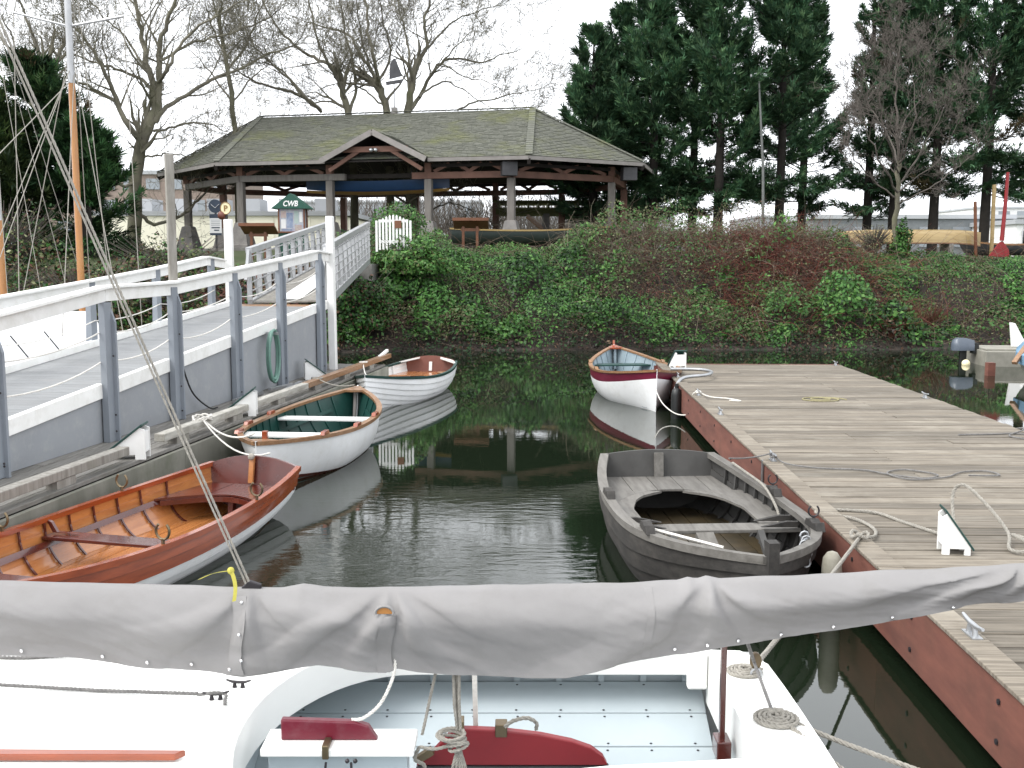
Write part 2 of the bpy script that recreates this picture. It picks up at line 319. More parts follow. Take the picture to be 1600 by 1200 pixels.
def terrain():
    xs = list(np.concatenate([[-900,-400,-200,-120,-80,-60,-45],np.arange(-35,35,.5),[35,45,60,80,120,200,400,900]]))
    ys = list(np.concatenate([[10,15,18],np.arange(19.5,42,.4),[42,46,52,60,75,100,160,300,600,1400]]))
    vs = [(x,y,terr(x,y)) for y in ys for x in xs]; n = len(xs)
    fs = [(j*n+i,j*n+i+1,(j+1)*n+i+1,(j+1)*n+i) for j in range(len(ys)-1) for i in range(n-1)]
    mb = MB(); mb.v = vs; mb.f = fs
    mb.m = [1 if vs[f[0]][1]-shore(vs[f[0]][0]) > 6.4 else 0 for f in fs]
    tag(mb.build('ground', [M_soil, M_grass], smooth=60), kind='structure')
terrain()

# leaves as small kites
def kites(C, D, S, Lh, Wh, fold):
    n = len(C); N_ = np.cross(D, S)
    v = np.stack([C-D*Lh[:,None], C+S*Wh[:,None]+N_*fold[:,None], C+D*Lh[:,None], C-S*Wh[:,None]+N_*fold[:,None]], 1).reshape(-1,3)
    return v, np.arange(4*n).reshape(-1,4)
def unit(a): return a/np.maximum(1e-9, np.linalg.norm(a, axis=1, keepdims=True))
def leafcloud(name, C, nrm, size, cols, material, parent=None, aspect=.6, flop=.8):
    n = len(C); nn = unit(nrm+nrg.normal(0,flop,(n,3))); r = nrg.normal(0,1,(n,3)); D = unit(np.cross(nn, r)); S = np.cross(nn, D)
    sz = size*nrg.uniform(.6,1.25,n)
    v, q = kites(C, D, S, sz*.5, sz*.5*aspect, sz*nrg.uniform(-.12,.18,n))
    return fast_mesh(name, v, q, material, parent, np.repeat(cols, 4, 0))
PAL = dict(ivy=(.040,.115,.022), ivy2=(.075,.165,.035), dark=(.018,.050,.014), olive=(.085,.10,.035), pale=(.19,.20,.10), brown=(.085,.045,.026), red=(.10,.032,.022), tan=(.16,.11,.065), mud=(.035,.024,.017))
LUMPS = []
def _lumps():
    rg = random.Random(5)
    for _ in range(9000):
        x = rg.uniform(-6,26); t = rg.uniform(.5,8); r_ = rg.choice([.4,.55,.75,1.0,1.4])*rg.uniform(.85,1.15)
        if all((x-q[0])**2+((t-q[1])*1.15)**2 > (.62*(r_+q[2]))**2 for q in LUMPS): LUMPS.append((x,t,r_,rg.random(),rg.uniform(.55,1.25)))
_lumps()
LX = np.array([q[0] for q in LUMPS]); LT = np.array([q[1] for q in LUMPS]); LR = np.array([q[2] for q in LUMPS])
def lump(x, t):
    d = np.hypot(x-LX, (t-LT)*1.0)/LR; i = int(np.argmin(d)); return max(0., 1-min(1.35,d[i])**2*.62), LUMPS[i], i
def mound(x, y, lp=None):
    t = y-shore(x); h, L_, i = lp or lump(x, t)
    m = .06+1.15*h*min(1.25,L_[2])*L_[4]*.85+.12*noise.noise(V((x*2.3,y*2.3,2)))
    m += interp(x, [1.2,3.2,6,9.3,11.5], [0,.70,1.0,.75,0])*math.exp(-((t-5)/1.9)**2)
    m += interp(x, [-4.4,-3.4,-1.8,-.6], [0,.45,.40,0])*math.exp(-((t-3.6)/2.2)**2)
    m *= sstep(-.1, 1.0, t)
    if t > 3.6: m *= 1-.78*sstep(3.6,5.0,t)*sstep(-2.6,-1.8,x)*(1-sstep(1.2,2.4,x))
    if x > 10.5: m *= 1-(.78 if t > 4 else .45)*sstep(10.5,12,x)
    return max(.03, m)
def bank_cover():
    C = []; K = []; Nn = []; SZ = []; sz = dict(ivy=.115, ivy2=.125, dark=.10, olive=.075, pale=.07, brown=.075, red=.07, tan=.09, mud=.09)
    while len(C) < 112000:
        x = rng.uniform(-5.6, 25) if rng.random() < .8 else rng.uniform(-5, 12); t = rng.uniform(.15, 7.8); y = shore(x)+t
        if x > 11 and t > 6.2 and rng.random() < .9: continue
        z = terr(x, y); lp = lump(x, t); m = mound(x, y, lp); h, L_, li = lp
        f = rng.random()**.40
        if h < .42 and rng.random() < .55: continue          # thin in the creases between bushes
        red = interp(x, [4.5,6,8.5,11,12.5], [-.5,.30,.42,.2,-.6])-abs(t-3.8)*.12
        cls = L_[3]+.35*noise.noise(V((x*.35,y*.35,7)))+max(0,red)*.9+interp(x,[2,3.4,10,11.5],[0,.36,.36,0])*sstep(1.2,2.8,t)
        if t < .7 and rng.random() < .5: continue
        if interp(x,[2,3.5,9.5,11],[0,.55,.55,0])*math.exp(-((t-4.6)/2.2)**2) > rng.random(): continue
        p = rng.random()
        if cls > 1.12: c = 'red' if p < .40 else 'brown' if p < .7 else 'olive' if p < .95 else 'pale'
        elif cls > .86: c = 'brown' if p < .30 else 'olive' if p < .72 else 'ivy' if p < .93 else 'pale'
        elif cls > .62: c = 'olive' if p < .62 else 'ivy' if p < .88 else 'pale' if p < .94 else 'brown'
        elif cls > .22: c = 'ivy' if p < .62 else 'ivy2' if p < .84 else 'dark' if p < .97 else 'pale'
        else: c = 'dark' if p < .45 else 'ivy' if p < .9 else 'ivy2'
        if cls > .86 and rng.random() < .35: continue
        if t < .5+.6*noise.noise(V((x*.9,3,3))): c = 'brown' if p < .25 else 'tan' if p < .27 else 'mud' if p < .6 else 'dark'
        if t > 4.4 and x < 11 and p < .40: c = 'olive' if p < .35 else 'pale'
        gx = (x-L_[0])/L_[2]; gt = (t-L_[1])/L_[2]
        C.append((x+rng.gauss(0,.05), y-f*m*.40, z+m*f+rng.gauss(0,.03))); Nn.append((gx*.8,-.6+gt*.8,.75)); k = rng.uniform(.6,1.3)*lerp(.8,1.15,(li*.618)%1)
        SZ.append(sz[c]*lerp(.75,1.25,(li*.414)%1)); K.append([q*k*(.95 if c in ('ivy','ivy2') else .80) for q in PAL[c]])
    o = leafcloud('ivy_ground_cover', np.array(C), np.array(Nn), np.array(SZ), np.array(K), M_leaf, flop=.6)
    tag(o, 'tangle of green ivy and bramble leaves covering the far bank', 'ivy', kind='stuff')
    # canes
    mb = MB(); cols = []
    def cane(x, t, L_, colr, up=1.0, lean=None, r=.008):
        y = shore(x)+t; z = terr(x,y)+.3*mound(x,y); a = rng.uniform(0,6.28) if lean is None else lean
        d = V((math.cos(a)*.7, math.sin(a)*.4-.35, up)).normalized(); p = V((x,y,z)); pts = [p.copy()]
        for i in range(5):
            d = (d+V((rng.gauss(0,.2),rng.gauss(0,.2)-.02,-.24*up+rng.gauss(0,.12)))).normalized(); p = p+d*L_/5; pts.append(p.copy())
        n0 = len(mb.v); mb.tube(pts, [r*(1-.14*i) for i in range(6)], 3, cap=False); k = rng.uniform(.6,1.4); cols.extend([[q*k for q in colr]]*(len(mb.v)-n0))
    for _ in range(1500):
        x = rng.uniform(-5,22); t = rng.uniform(.6,6.6)
        cane(x, t, rng.uniform(.5,1.9), (.14,.108,.078) if rng.random()<.6 else (.08,.05,.035) if rng.random()<.7 else (.24,.20,.15), rng.uniform(.2,1.1))
    for _ in range(3600):
        x = rng.uniform(2.4,10.8); t = rng.gauss(4.4,1.3); t = min(6.8,max(1.2,t))
        cane(x, t, rng.uniform(.5,1.5), (.115,.092,.068) if rng.random() < .6 else (.10,.055,.042) if rng.random() < .7 else (.20,.18,.14), rng.uniform(.2,1.3), r=.0055)
    for _ in range(1500):
        x = rng.gauss(8.2,1.9); t = min(6.5,max(.8,rng.gauss(3.6,1.3)))
        cane(x, t, rng.uniform(.6,1.7), (.145,.05,.036), rng.uniform(.5,1.3), r=.009)
    for _ in range(900):
        cane(rng.uniform(2.2,11), rng.gauss(5.2,.8), rng.uniform(.9,2.1), (.20,.185,.135) if rng.random() < .6 else (.13,.10,.075), 1.5, r=.006)
    for _ in range(500):
        cane(rng.uniform(-4,20), rng.uniform(.5,1.6), rng.uniform(.5,1.3), (.13,.10,.07), .15, r=.006)
    mb.m = []; me_f = np.array(mb.f)
    o = fast_mesh('bramble_canes', mb.v, me_f, M_stem, None, np.array(cols))
    tag(o, 'bare tan and reddish bramble canes tangled through the far bank', 'brambles', kind='stuff')
bank_cover()
def stems_shrub(label, x, t, n, h, colr, spread, r=.010):
    y = shore(x)+t; z = terr(x,y); root = thing('red_stemmed_shrub', label, 'shrub', (x,y,z), group='red stemmed shrubs on the far bank')
    mb = MB(); cols = []
    for _ in range(n):
        d = V((rng.gauss(0,spread),rng.gauss(-.25,spread),1)).normalized(); p = V((rng.gauss(0,.12),rng.gauss(0,.12),0)); pts = [p.copy()]; L_ = h*rng.uniform(.6,1.15)
        for i in range(6):
            d = (d+V((rng.gauss(0,.12),rng.gauss(0,.12),-.02))).normalized(); p = p+d*L_/6; pts.append(p.copy())
        n0 = len(mb.v); mb.tube(pts, [r*(1-.13*i) for i in range(7)], 3, cap=False); k = rng.uniform(.6,1.4); cols.extend([[q*k for q in colr]]*(len(mb.v)-n0))
    fast_mesh('stems', mb.v, np.array(mb.f), M_stem, root, np.array(cols))
stems_shrub('dense rusty red bare shrub low on the bank, furthest right', 12.1, 1.5, 190, 1.0, (.11,.042,.03), .75, .008)
stems_shrub('drooping brown red shrub hanging over the waterline below the canoe', 11.0, 1.1, 220, .9, (.16,.07,.045), .6)
stems_shrub('tall dull red bare shrub in the middle of the bank mound', 7.6, 3.9, 420, 1.25, (.13,.042,.036), .5)

def leaf_shrub(label, x, y, rx, ry, h, n, pal, nst=60, name='evergreen_shrub', size=.13, group=None, z=None):
    z = terr(x,y) if z is None else z; root = thing(name, label, 'shrub', (x,y,z), group=group)
    u = unit(nrg.normal(0,1,(n,3))); u[:,2] = np.abs(u[:,2]); rr = nrg.random(n)**.35
    lump = 1+.28*np.sin(u[:,0]*5+x)*np.cos(u[:,1]*4+u[:,2]*6)
    C = u*rr[:,None]*lump[:,None]*np.array([rx,ry,h]); nm = u.copy(); nm[:,2] += .5
    names = [k for k,_ in pal]; w = np.array([p for _,p in pal]); w = w/w.sum(); pick = nrg.choice(len(names), n, p=w)
    K = np.array([PAL[k] for k in names])[pick]*nrg.uniform(.6,1.35,(n,1))
    leafcloud('foliage', C, nm, np.full(n,size), K, M_leaf, root)
    mb = MB()
    for _ in range(nst):
        a = rng.uniform(0,6.28); e = V((math.cos(a)*rx*rng.uniform(.2,1.05), math.sin(a)*ry*rng.uniform(.2,1.05), h*rng.uniform(.5,1.1)))
        mb.tube([V((0,0,-.05)), e*.4+V((0,0,h*.15)), e], [.02,.012,.004], 3, cap=False)
    mb.build('stems', M_twigp, root)
    return root

# ------------------------------------------------------------------ right float dock
def rdock():
    A = V((2.33,3.0)); B = V((2.84,20.2)); ang = -math.atan2(B.x-A.x, B.y-A.y)
    root = thing('float_dock', 'wide weathered plank float dock with red brown side boards', 'dock', (A.x,A.y,0), ang)
    W = 3.42; Ln = 17.2; pitch = .205; n = int(Ln/pitch); protos = []
    for k in range(3):
        protos.append(None)
    halves = []
    for i in range(n):
        y = i*pitch; k = i % 3
        if i > 5 and rng.random() < .3:      # two shorter boards butted on a joist
            xs_ = rng.choice([1.255,2.255])
            for a_, b_ in ((0,xs_-.003),(xs_+.003,W)): MB().box(a_+(rng.uniform(-.012,.012) if a_ == 0 else 0),b_,y,y+pitch-.014,-.042,rng.uniform(-.003,.004)).build('plank', M_dockplank, root, bevel=.006).location.z = .5
            continue
        if protos[k] is None:
            mb = MB().box(0,W,0,pitch-.012-.006*k,-.042,0); o = mb.build('plank', M_dockplank, root, bevel=.006); protos[k] = o
            o.location = (0,y,.5)
        else:
            o = dup(protos[k], (rng.uniform(-.012,.012), y, .5+rng.uniform(-.003,.003)), root, (rng.gauss(0,.004),0,rng.gauss(0,.0008)))
    # joists and side boards
    for i, (y0,y1) in enumerate([(0,3.6),(3.605,7.2),(7.205,10.9),(10.905,14.4),(14.405,Ln)]):
        MB().box(-.055,-.006,y0,y1,.10,.485).build('side_board', M_redboard, root, bevel=.004)
        MB().box(W+.006,W+.05,y0,y1,.12,.47).build('side_board', M_redboard, root)
        MB().box(-.075,.09,y0,y1-.006,.5035,.528).build('edge_board', M_dockplank, root, bevel=.005)
    MB().box(-.03,W+.03,Ln+.003,Ln+.05,.15,.49).build('side_board', M_redboard, root)
    for x in (.15,1.2,2.2,3.2): MB().box(x,x+.1,.02,Ln-.02,.2,.452).build('joist', M_dark, root)
    for y0 in np.arange(.3, Ln-1.6, 2.6): MB().box(.2,W-.2,y0,y0+2.1,-.35,.195).build('float', M_dark, root)
    c = None
    def cleat(x, y, rz=math.pi/2, s=1.0):
        nonlocal c
        if c is None:
            mb = MB(); mb.tube([(-.13,0,.075),(-.06,0,.062),(0,0,.06),(.06,0,.062),(.13,0,.075)], [.009,.013,.015,.013,.009], 8)
            for sx in (-.04,.04): mb.tube([(sx,0,.0),(sx*.85,0,.06)], [.018,.012], 8)
            mb.box(-.075,.075,-.028,.028,0,.008); c = mb.build('cleat', M_metal, root, smooth=50); o = c
        else: o = dup(c, (0,0,0), root)
        o.location = (x,y,.5285 if x < .1 else .5); o.rotation_euler = (0,0,rz); o.scale = (s,)*3
    for x,y in ((.03,2.35),(.03,7.2),(.03,12.2),(.03,10.3),(.03,14.6),(3.3,12.2),(3.3,16.9)): cleat(x,y)
    # mooring bracket loop of grey pipe near the far corner
    MB().tube(spline([(-.14,13.6,.30),(-.10,13.75,.46),(.05,14.0,.58),(.45,14.25,.60),(.62,14.75,.60),(.45,15.15,.60),(-.02,15.2,.60)],5), .028, 8).build('pipe_hoop', M_metal, root, smooth=60)
    MB().beam((-.07,7.2,.53),(-.07,7.2,.14),.05,.012,(1,0,0)).build('bracket', M_metal, root)
    # mooring rings on the near side board
    for y in np.arange(.6,Ln,1.2):
        for z in (.20,.40): MB().lathe((0,0,0), [(.016,0),(.016,.008),(.004,.010)], 6).build('bolt', M_bronzedk, root).matrix_local = Matrix.Translation((-.0555,y,z))@Matrix.Rotation(R(-90),4,'Y')
    for y in (1.4,4.5):
        MB().tube([(-.075,y+.045*math.cos(a),.16+.045*math.sin(a)) for a in np.linspace(0,6.28,13)], .008, 6).build('mooring_ring', M_bronzedk, root)
    return root
DK = rdock()

# ------------------------------------------------------------------ left float and ramp
LA = V((-4.05,8.12,0)); LB = V((-2.44,19.92,0)); LD = (LB-LA).normalized(); LN = V((-LD.y, LD.x, 0))   # along, and to the left
def LP(s, w, z): return LA+LD*s+LN*w+V((0,0,z))
def ldock():
    root = thing('walkway_float', 'long narrow grey plank float running beneath the grey ramp', 'dock', LA, w=True)
    ws = np.arange(0,3.0,.155)
    for i, w in enumerate(ws):
        s = -5+rng.uniform(0,2.5); first = True; s0 = -5
        while s0 < 12.02:
            s1 = min(12.02, s0+rng.uniform(3.2,4.8)); 
            if 12.02-s1 < .6: s1 = 12.02
            P = [LP(s0,w+.002,.5),LP(s1-.006,w+.002,.5),LP(s1-.006,w+.147,.5),LP(s0,w+.147,.5)]
            MB().prism([p+V((0,0,rng.uniform(-.002,.002))) for p in P], (0,0,-.04)).build('plank', M_ldock, root, bevel=.005); s0 = s1
    for s0, s1 in ((-5,-.8),(-.795,3.2),(3.205,7.6),(7.605,12.05)):
        MB().prism([LP(s0,0-.003,.455),LP(s1,-.003,.455),LP(s1,-.003,.02),LP(s0,-.003,.02)], LN*-.05).build('side_board', M_dockside, root, bevel=.006)
        MB().prism([LP(s0,0.01,.0),LP(s1,.01,.0),LP(s1,2.9,0),LP(s0,2.9,0)], (0,0,-.3)).build('float', M_dark, root)
    # bull rail on blocks
    segs = [(-5,-1.0,0),(-.98,2.15,0),(2.9,7.6,1),(7.62,12.6,2)]
    for s0, s1, k in segs:
        MB().beam(LP(s0,.09,.615),LP(s1,.09,.615),.12,.085).build('bull_rail', [M_oldwood, M_railwhite, M_trimw][k] if k != 1 else M_oldwood2, root, bevel=.008)
        s = s0+.3
        while s < min(s1,12.0)-.1:
            MB().beam(LP(s,.09,.536),LP(s+.3,.09,.536),.11,.07).build('block', M_oldwood, root); s += 1.55
    MB().beam(LP(11.9,.12,.62),LP(12.55,.10,.72),.05,.05).build('bracket', M_railwhite, root)
    return root
M_oldwood2 = mat('flaking_white_timber', (.60,.58,.52), (.34,.32,.28), rough=.8, scale=3, stretch=(6,1,6), bump=.3, stain=(.3,.29,.22), stain_scale=4, stain_amt=.5)
ldock()
RA = V((-4.75,9.57,0)); RB = V((-3.34,19.33,0)); RD = (RB-RA).normalized(); RN = V((-RD.y, RD.x, 0)); RW = 1.85
def rz(s): return .955+.0785*s
def RP(s, w, z): return RA+RD*s+RN*w+V((0,0,z))
def ramp():
    root = thing('access_ramp', 'grey panelled ramp with white handrails rising along the float', 'ramp', RP(0,0,.5), w=True)
    S0, S1 = -4.5, 9.55
    # deck boards laid across
    s = S0; p = .145
    while s < S1-.02:
        P = [RP(s,.05,rz(s)-.06),RP(s+p-.005,.05,rz(s+p)-.06),RP(s+p-.005,RW-.05,rz(s+p)-.06),RP(s,RW-.05,rz(s)-.06)]
        MB().prism(P, (0,0,-.035)).build('deck_board', M_rampdeck, root); s += p
    ps = [-3.9,-2.0,-.12,1.88,3.48,5.36,7.15,9.08]
    # side panels between posts
    for a, b in zip(ps, ps[1:]):
        P = [RP(a,0,.505),RP(b-.008,0,.505),RP(b-.008,0,rz(b)-.12),RP(a,0,rz(a)-.12)]
        MB().prism(P, RN*.03).build('side_panel', M_panel, root)
        MB().beam(RP(a+.05,.01,rz(a)-.03),RP(b-.045,.01,rz(b)-.03),.075,.16).build('kerb_board', M_railwhite, root, bevel=.006)
    a, b = 9.08, 9.62
    MB().prism([RP(a,0,.505),RP(b,0,.505),RP(b,0,rz(b)-.12),RP(a,0,rz(a)-.12)], RN*.03).build('side_panel', M_panel, root)
    MB().beam(RP(a+.05,.01,rz(a)-.03),RP(b,.01,rz(b)-.03),.075,.16).build('kerb_board', M_railwhite, root, bevel=.006)
    MB().prism([RP(S0,RW,.2),RP(S1,RW,.2),RP(S1,RW,rz(S1)-.10),RP(S0,RW,rz(S0)-.10)], RN*-.03).build('side_panel', M_grey, root)
    MB().beam(RP(S0,RW-.01,rz(S0)-.02),RP(S1,RW-.01,rz(S1)-.02),.07,.10).build('kerb_board', M_railwhite, root)
    for s_ in ps:
        top = rz(s_)+.93
        # posts lean slightly outward board: a wide face board and a flange
        MB().beam(RP(s_,-.055,.502),RP(s_,-.055,top),.075,.15,RD).build('post', M_grey, root, bevel=.004)
        MB().prism([RP(s_+.055,-.135,.502),RP(s_+.055,.0,.502),RP(s_+.055,.02,top),RP(s_+.055,-.06,top),RP(s_+.055,-.135,top-.22)], RD*.035).build('gusset', M_grey, root)
    for s_ in ps[2:]:
        for h_ in (.25,.62,rz(s_)-.30,rz(s_)+.35):
            if h_ > .52: MB().ball(RP(s_+.0,-.131,h_),.012,6,4).build('bolt', M_bronzedk, root)
    rail = [(-4.5,1.62),(-.12,1.985),(1.88,2.20),(3.48,2.215),(5.36,2.355),(7.15,2.49),(8.95,2.64),(9.62,2.61)]
    for (s0,z0),(s1,z1) in zip(rail, rail[1:]):
        MB().beam(RP(s0,-.05,z0-.085),RP(s1-.004,-.05,z1-.085),.05,.14).build('handrail', M_railwhite, root, bevel=.004)
        MB().beam(RP(s0,-.045,z0),RP(s1-.003,-.045,z1),.15,.032).build('rail_cap', M_railwhite, root, bevel=.004)
    lps = [-1.5,.9,2.7,4.95,6.9,8.95]
    lz = [(-4.5,1.5),(.9,1.90),(2.7,2.03),(4.95,2.20),(6.8,2.35),(8.75,2.54),(9.5,2.48)]
    for (s0,z0),(s1,z1) in zip(lz, lz[1:]):
        MB().beam(RP(s0,RW+.02,z0-.08),RP(s1-.004,RW+.02,z1-.08),.05,.13).build('handrail', M_railwhite, root, bevel=.004)
        MB().beam(RP(s0,RW+.02,z0),RP(s1-.003,RW+.02,z1),.14,.03).build('rail_cap', M_railwhite, root, bevel=.004)
    for s_ in lps:
        zt = interp(s_, [a for a,_ in lz], [b for _,b in lz])-.02
        MB().beam(RP(s_,RW+.03,.3),RP(s_,RW+.03,zt),.075,.15,RD).build('post', M_grey, root)
        MB().prism([RP(s_-.06,RW+.02,.3),RP(s_-.06,RW+.13,.3),RP(s_-.06,RW+.06,zt),RP(s_-.06,RW+.0,zt)], RD*.03).build('gusset', M_grey, root)
    # slack rope lines through the posts
    for side, pl in ((-.02, ps), (RW-.02, lps)):
        for hgt in (.30,.62):
            for a, b in zip(pl, pl[1:]):
                MB().tube(sag(RP(a,side,rz(a)+hgt),RP(b,side,rz(b)+hgt), .05+.05*rng.random(), 8), .008, 6).build('line', M_ropew, root)
    MB().prism([RP(9.55,.02,rz(9.5)-.06),RP(9.55,RW-.02,rz(9.5)-.06),RP(9.85,RW-.02,rz(9.5)-.03),RP(9.85,.02,rz(9.5)-.03)], (0,0,-.03)).build('threshold', M_trimw, root)
    # bracing for the far end wall
    MB().prism([RP(9.62,0.03,.505),RP(9.62,RW,.505),RP(9.62,RW,rz(9.5)-.1),RP(9.62,.03,rz(9.5)-.1)], RD*-.03).build('end_panel', M_grey, root)
    return root
ramp()
o = MB().beam(RP(9.68,-.10,-.9),RP(9.68,-.08,3.27),.13,.13).build('mooring_post', M_white, bevel=.012); tag(o, 'tall white painted post at the right corner of the ramp foot', 'post', 'white posts at the ramp end')
o = MB().beam(RP(9.62,RW-.03,-.9),RP(9.62,RW-.03,3.22),.14,.14).build('mooring_post', M_white, bevel=.012); tag(o, 'white painted post behind the left handrail where the ramp ends', 'post', 'white posts at the ramp end')
o = MB().beam(RP(3.62,-.005,1.30),RP(3.60,-.02,3.78),.10,.09).build('timber_pole', M_oldwood, bevel=.008); tag(o, 'tall weathered grey timber pole lashed to the ramp post', 'pole')

def gangway():
    a0 = V((-3.42,19.35,1.70)); a1 = V((-3.92,28.9,2.46)); b0 = V((-4.88,19.6,1.66)); b1 = V((-5.0,28.9,2.46)); Hh = 1.0; up = V((0,0,1))
    root = thing('gangway', 'silver aluminium truss gangway sloping up from ramp to bank', 'gangway', (a0+b0)/2, w=True)
    for p0, p1 in ((a0,a1),(b0,b1)):
        MB().beam(p0,p1,.09,.16).build('bottom_chord', M_alu, root, bevel=.006)
        MB().beam(p0+up*Hh,p1+up*Hh,.12,.11).build('top_rail', M_alu, root, bevel=.006)
        n = 11
        for i in range(n+1):
            q = p0.lerp(p1, i/n); MB().beam(q+up*.08,q+up*(Hh-.055),.085,.05,(0,1,0)).build('upright', M_alu, root)
            if i < n:
                q2 = p0.lerp(p1, (i+.8)/n)
                MB().beam(q2+up*.08, q+up*(Hh-.06)+(p1-p0)/n*.12,.05,.035,(0,1,0)).build('diagonal', M_alu, root)
        for h in (.26,.42,.58,.74,.90):
            MB().tube([p0+up*h+V((.05,0,0)),p1+up*h+V((.05,0,0))], .013, 6).build('rail_tube', M_alu, root)
    n = 62
    for i in range(n):
        t0 = i/n; t1 = (i+.94)/n
        MB().prism([a0.lerp(a1,t0)+V((-.05,0,.05)),a0.lerp(a1,t1)+V((-.05,0,.05)),b0.lerp(b1,t1)+V((.05,0,.05)),b0.lerp(b1,t0)+V((.05,0,.05))], (0,0,-.03)).build('tread', M_oldwood, root)
    MB().beam(b0.lerp(a0,.5)+V((0,.1,.085)), b1.lerp(a1,.5)+up*.085,.42,.012).build('walk_mat', M_railwhite, root)
    for p0 in (a0,b0): MB().beam(p0+V((0,-.25,Hh-.55)), p0+up*Hh, .05,.09).build('end_brace', M_alu, root)
    o = MB().box(-5.1,-3.95,29.7,31.4,1.9,2.36).build('abutment', M_conc); tag(o, 'low concrete block carrying the upper end of the gangway', 'abutment')
gangway()

# ------------------------------------------------------------------ boats
class Hull:
    """x from stern (0) to bow (L), y to port, z up from the waterline"""
    def __init__(s, L, B, sheer, draft=.14, tm=.45, tr=.62, dbl=False, pw=2.3, rake=.28, srake=.12, full=.62, pws=2.2):
        s.__dict__.update(locals())
    def half(s, t):
        if t >= s.tm: return s.B/2*max(0, 1-((t-s.tm)/(1-s.tm))**s.pw)
        k = (s.tm-t)/s.tm
        return s.B/2*max(0, 1-k**s.pws) if s.dbl else s.B/2*(1-(1-s.tr)*k*k)
    def keel(s, t):
        k = -s.draft
        if t > .82: k += s.draft*.5*((t-.82)/.18)**2
        if s.dbl and t < .18: k += s.draft*.5*((.18-t)/.18)**2
        if not s.dbl and t < .45: k += (s.draft+.02)*((.45-t)/.45)**2
        return k
    def sh(s, t): return interp(t, np.linspace(0,1,len(s.sheer)), s.sheer) if len(s.sheer) < 4 else float(np.interp(t, np.linspace(0,1,len(s.sheer)), s.sheer))
    def shs(s, t):
        a, b, c = s.sheer        # stern, mid, bow : quadratic
        k = s.tm
        return b+(c-b)*((t-k)/(1-k))**2 if t > k else b+(a-b)*((k-t)/k)**2
    def P(s, t, u, side=1, off=0.0):
        b = s.half(t); k = s.keel(t); z1 = s.shs(t)
        v = sstep(.62, 1.0, t) if not s.dbl else max(sstep(.62,1.0,t), sstep(.62,1.0,1-t))
        f = lerp(math.sin(u*math.pi/2)**s.full, u**.9, v); g = lerp(1-math.cos(u*math.pi/2)**.85, u**1.1, v)
        g = lerp(g, u, .25)
        x = t*s.L
        if t > .7: x -= s.rake*(1-u)**1.6*((t-.7)/.3)**2
        if s.dbl:
            if t < .3: x += s.rake*(1-u)**1.6*((.3-t)/.3)**2
        elif t < .25: x += s.srake*(1-u)*((.25-t)/.25)
        y = b*f; z = k+(z1-k)*g
        if off:
            e = 1e-3
            if not hasattr(s, '_n'): s._n = {}
            key = (round(t,4), round(u,4))
            if key not in s._n:
                u2 = min(1,u+e*8); u1 = max(0,u-e*8); t2 = min(1,t+e*8); t1 = max(0,t-e*8)
                du = V(s.P(t,u2))-V(s.P(t,u1)); dt = V(s.P(t2,u))-V(s.P(t1,u)); n = dt.cross(du)*-1
                if n.y < 0: n = -n
                s._n[key] = n.normalized() if n.length > 1e-12 else V((0,1,0))
            n = s._n[key]; x += n.x*off; y = max(0.0, y+n.y*off); z += n.z*off
        return V((x, y*side, z))

def boat(h, root, out, inn, strakes=0, nt=26, thick=.016, lap=.012, names=('strake','hull'), topm=None, topu=None, botm=None):
    ts = [i/nt for i in range(nt+1)]
    if strakes:
        us = [i/strakes for i in range(strakes+1)]
        for side in (1,-1):
            for k in range(strakes):
                m = topm if (topm and k == strakes-1) else (botm if (botm and k < topu) else out)
                secs = []
                for t in ts:
                    u0, u1 = us[k], us[k+1]; um = (u0+u1)/2
                    secs.append([h.P(t,u0,side,lap), h.P(t,um,side,lap*.62), h.P(t,u1,side,0.001), h.P(t,u1,side,-thick), h.P(t,um,side,-thick+lap*.4), h.P(t,u0,side,-thick+lap*.8)])
                mb = MB().loft(secs, mats=[0,0,0,1,1,0]); mb.build('strake', [m, inn], root, smooth=40)
    else:
        us = [i/12 for i in range(13)]
        for side in (1,-1):
            secs = [[h.P(t,u,side) for u in us]+[h.P(t,u,side,-thick) for u in us[::-1]] for t in ts]
            n = len(us); mats = []
            for j in range(2*n):
                mats.append(0 if j < n-1 else 1)
            if topm:
                for j in range(n-1):
                    if us[j] >= topu: mats[j] = 2
            if botm:
                for j in range(5): mats[j] = 3
            MB().loft(secs, mats=mats).build('hull_side', [out, inn, topm or out, botm or out], root, smooth=50)
    # stem(s) and keel
    def stem(tt, m):
        prof = [h.P(tt,u) for u in np.linspace(0,1,10)]; sg = 1 if tt == 1 else -1
        MB().loft([[(p.x-.03*sg,-.010,p.z),(p.x+.005*sg,-.004,p.z),(p.x+.005*sg,.004,p.z),(p.x-.03*sg,.010,p.z)] for p in prof]+[[(prof[-1].x-.03*sg,-.012,prof[-1].z+.012),(prof[-1].x+.012*sg,-.007,prof[-1].z+.018),(prof[-1].x+.012*sg,.007,prof[-1].z+.018),(prof[-1].x-.03*sg,.012,prof[-1].z+.012)]]).build('stem', m, root, smooth=40)
    stem(1, out)
    if h.dbl: stem(0, out)
    return ts
def rails(h, root, m, w=.035, hh=.03, inner=True, t0=0., t1=1., minner=None):
    ts = np.linspace(t0,t1,30)
    for side in (1,-1):
        secs = []
        for t in ts:
            p = h.P(t,1,side); y = p.y; sy = side
            secs.append([(p.x,y+sy*.022,p.z-hh),(p.x,y+sy*.026,p.z+.008),(p.x,y-sy*w,p.z+.008),(p.x,y-sy*w,p.z-hh*.8)])
        MB().loft(secs).build('gunwale', m, root, smooth=40)
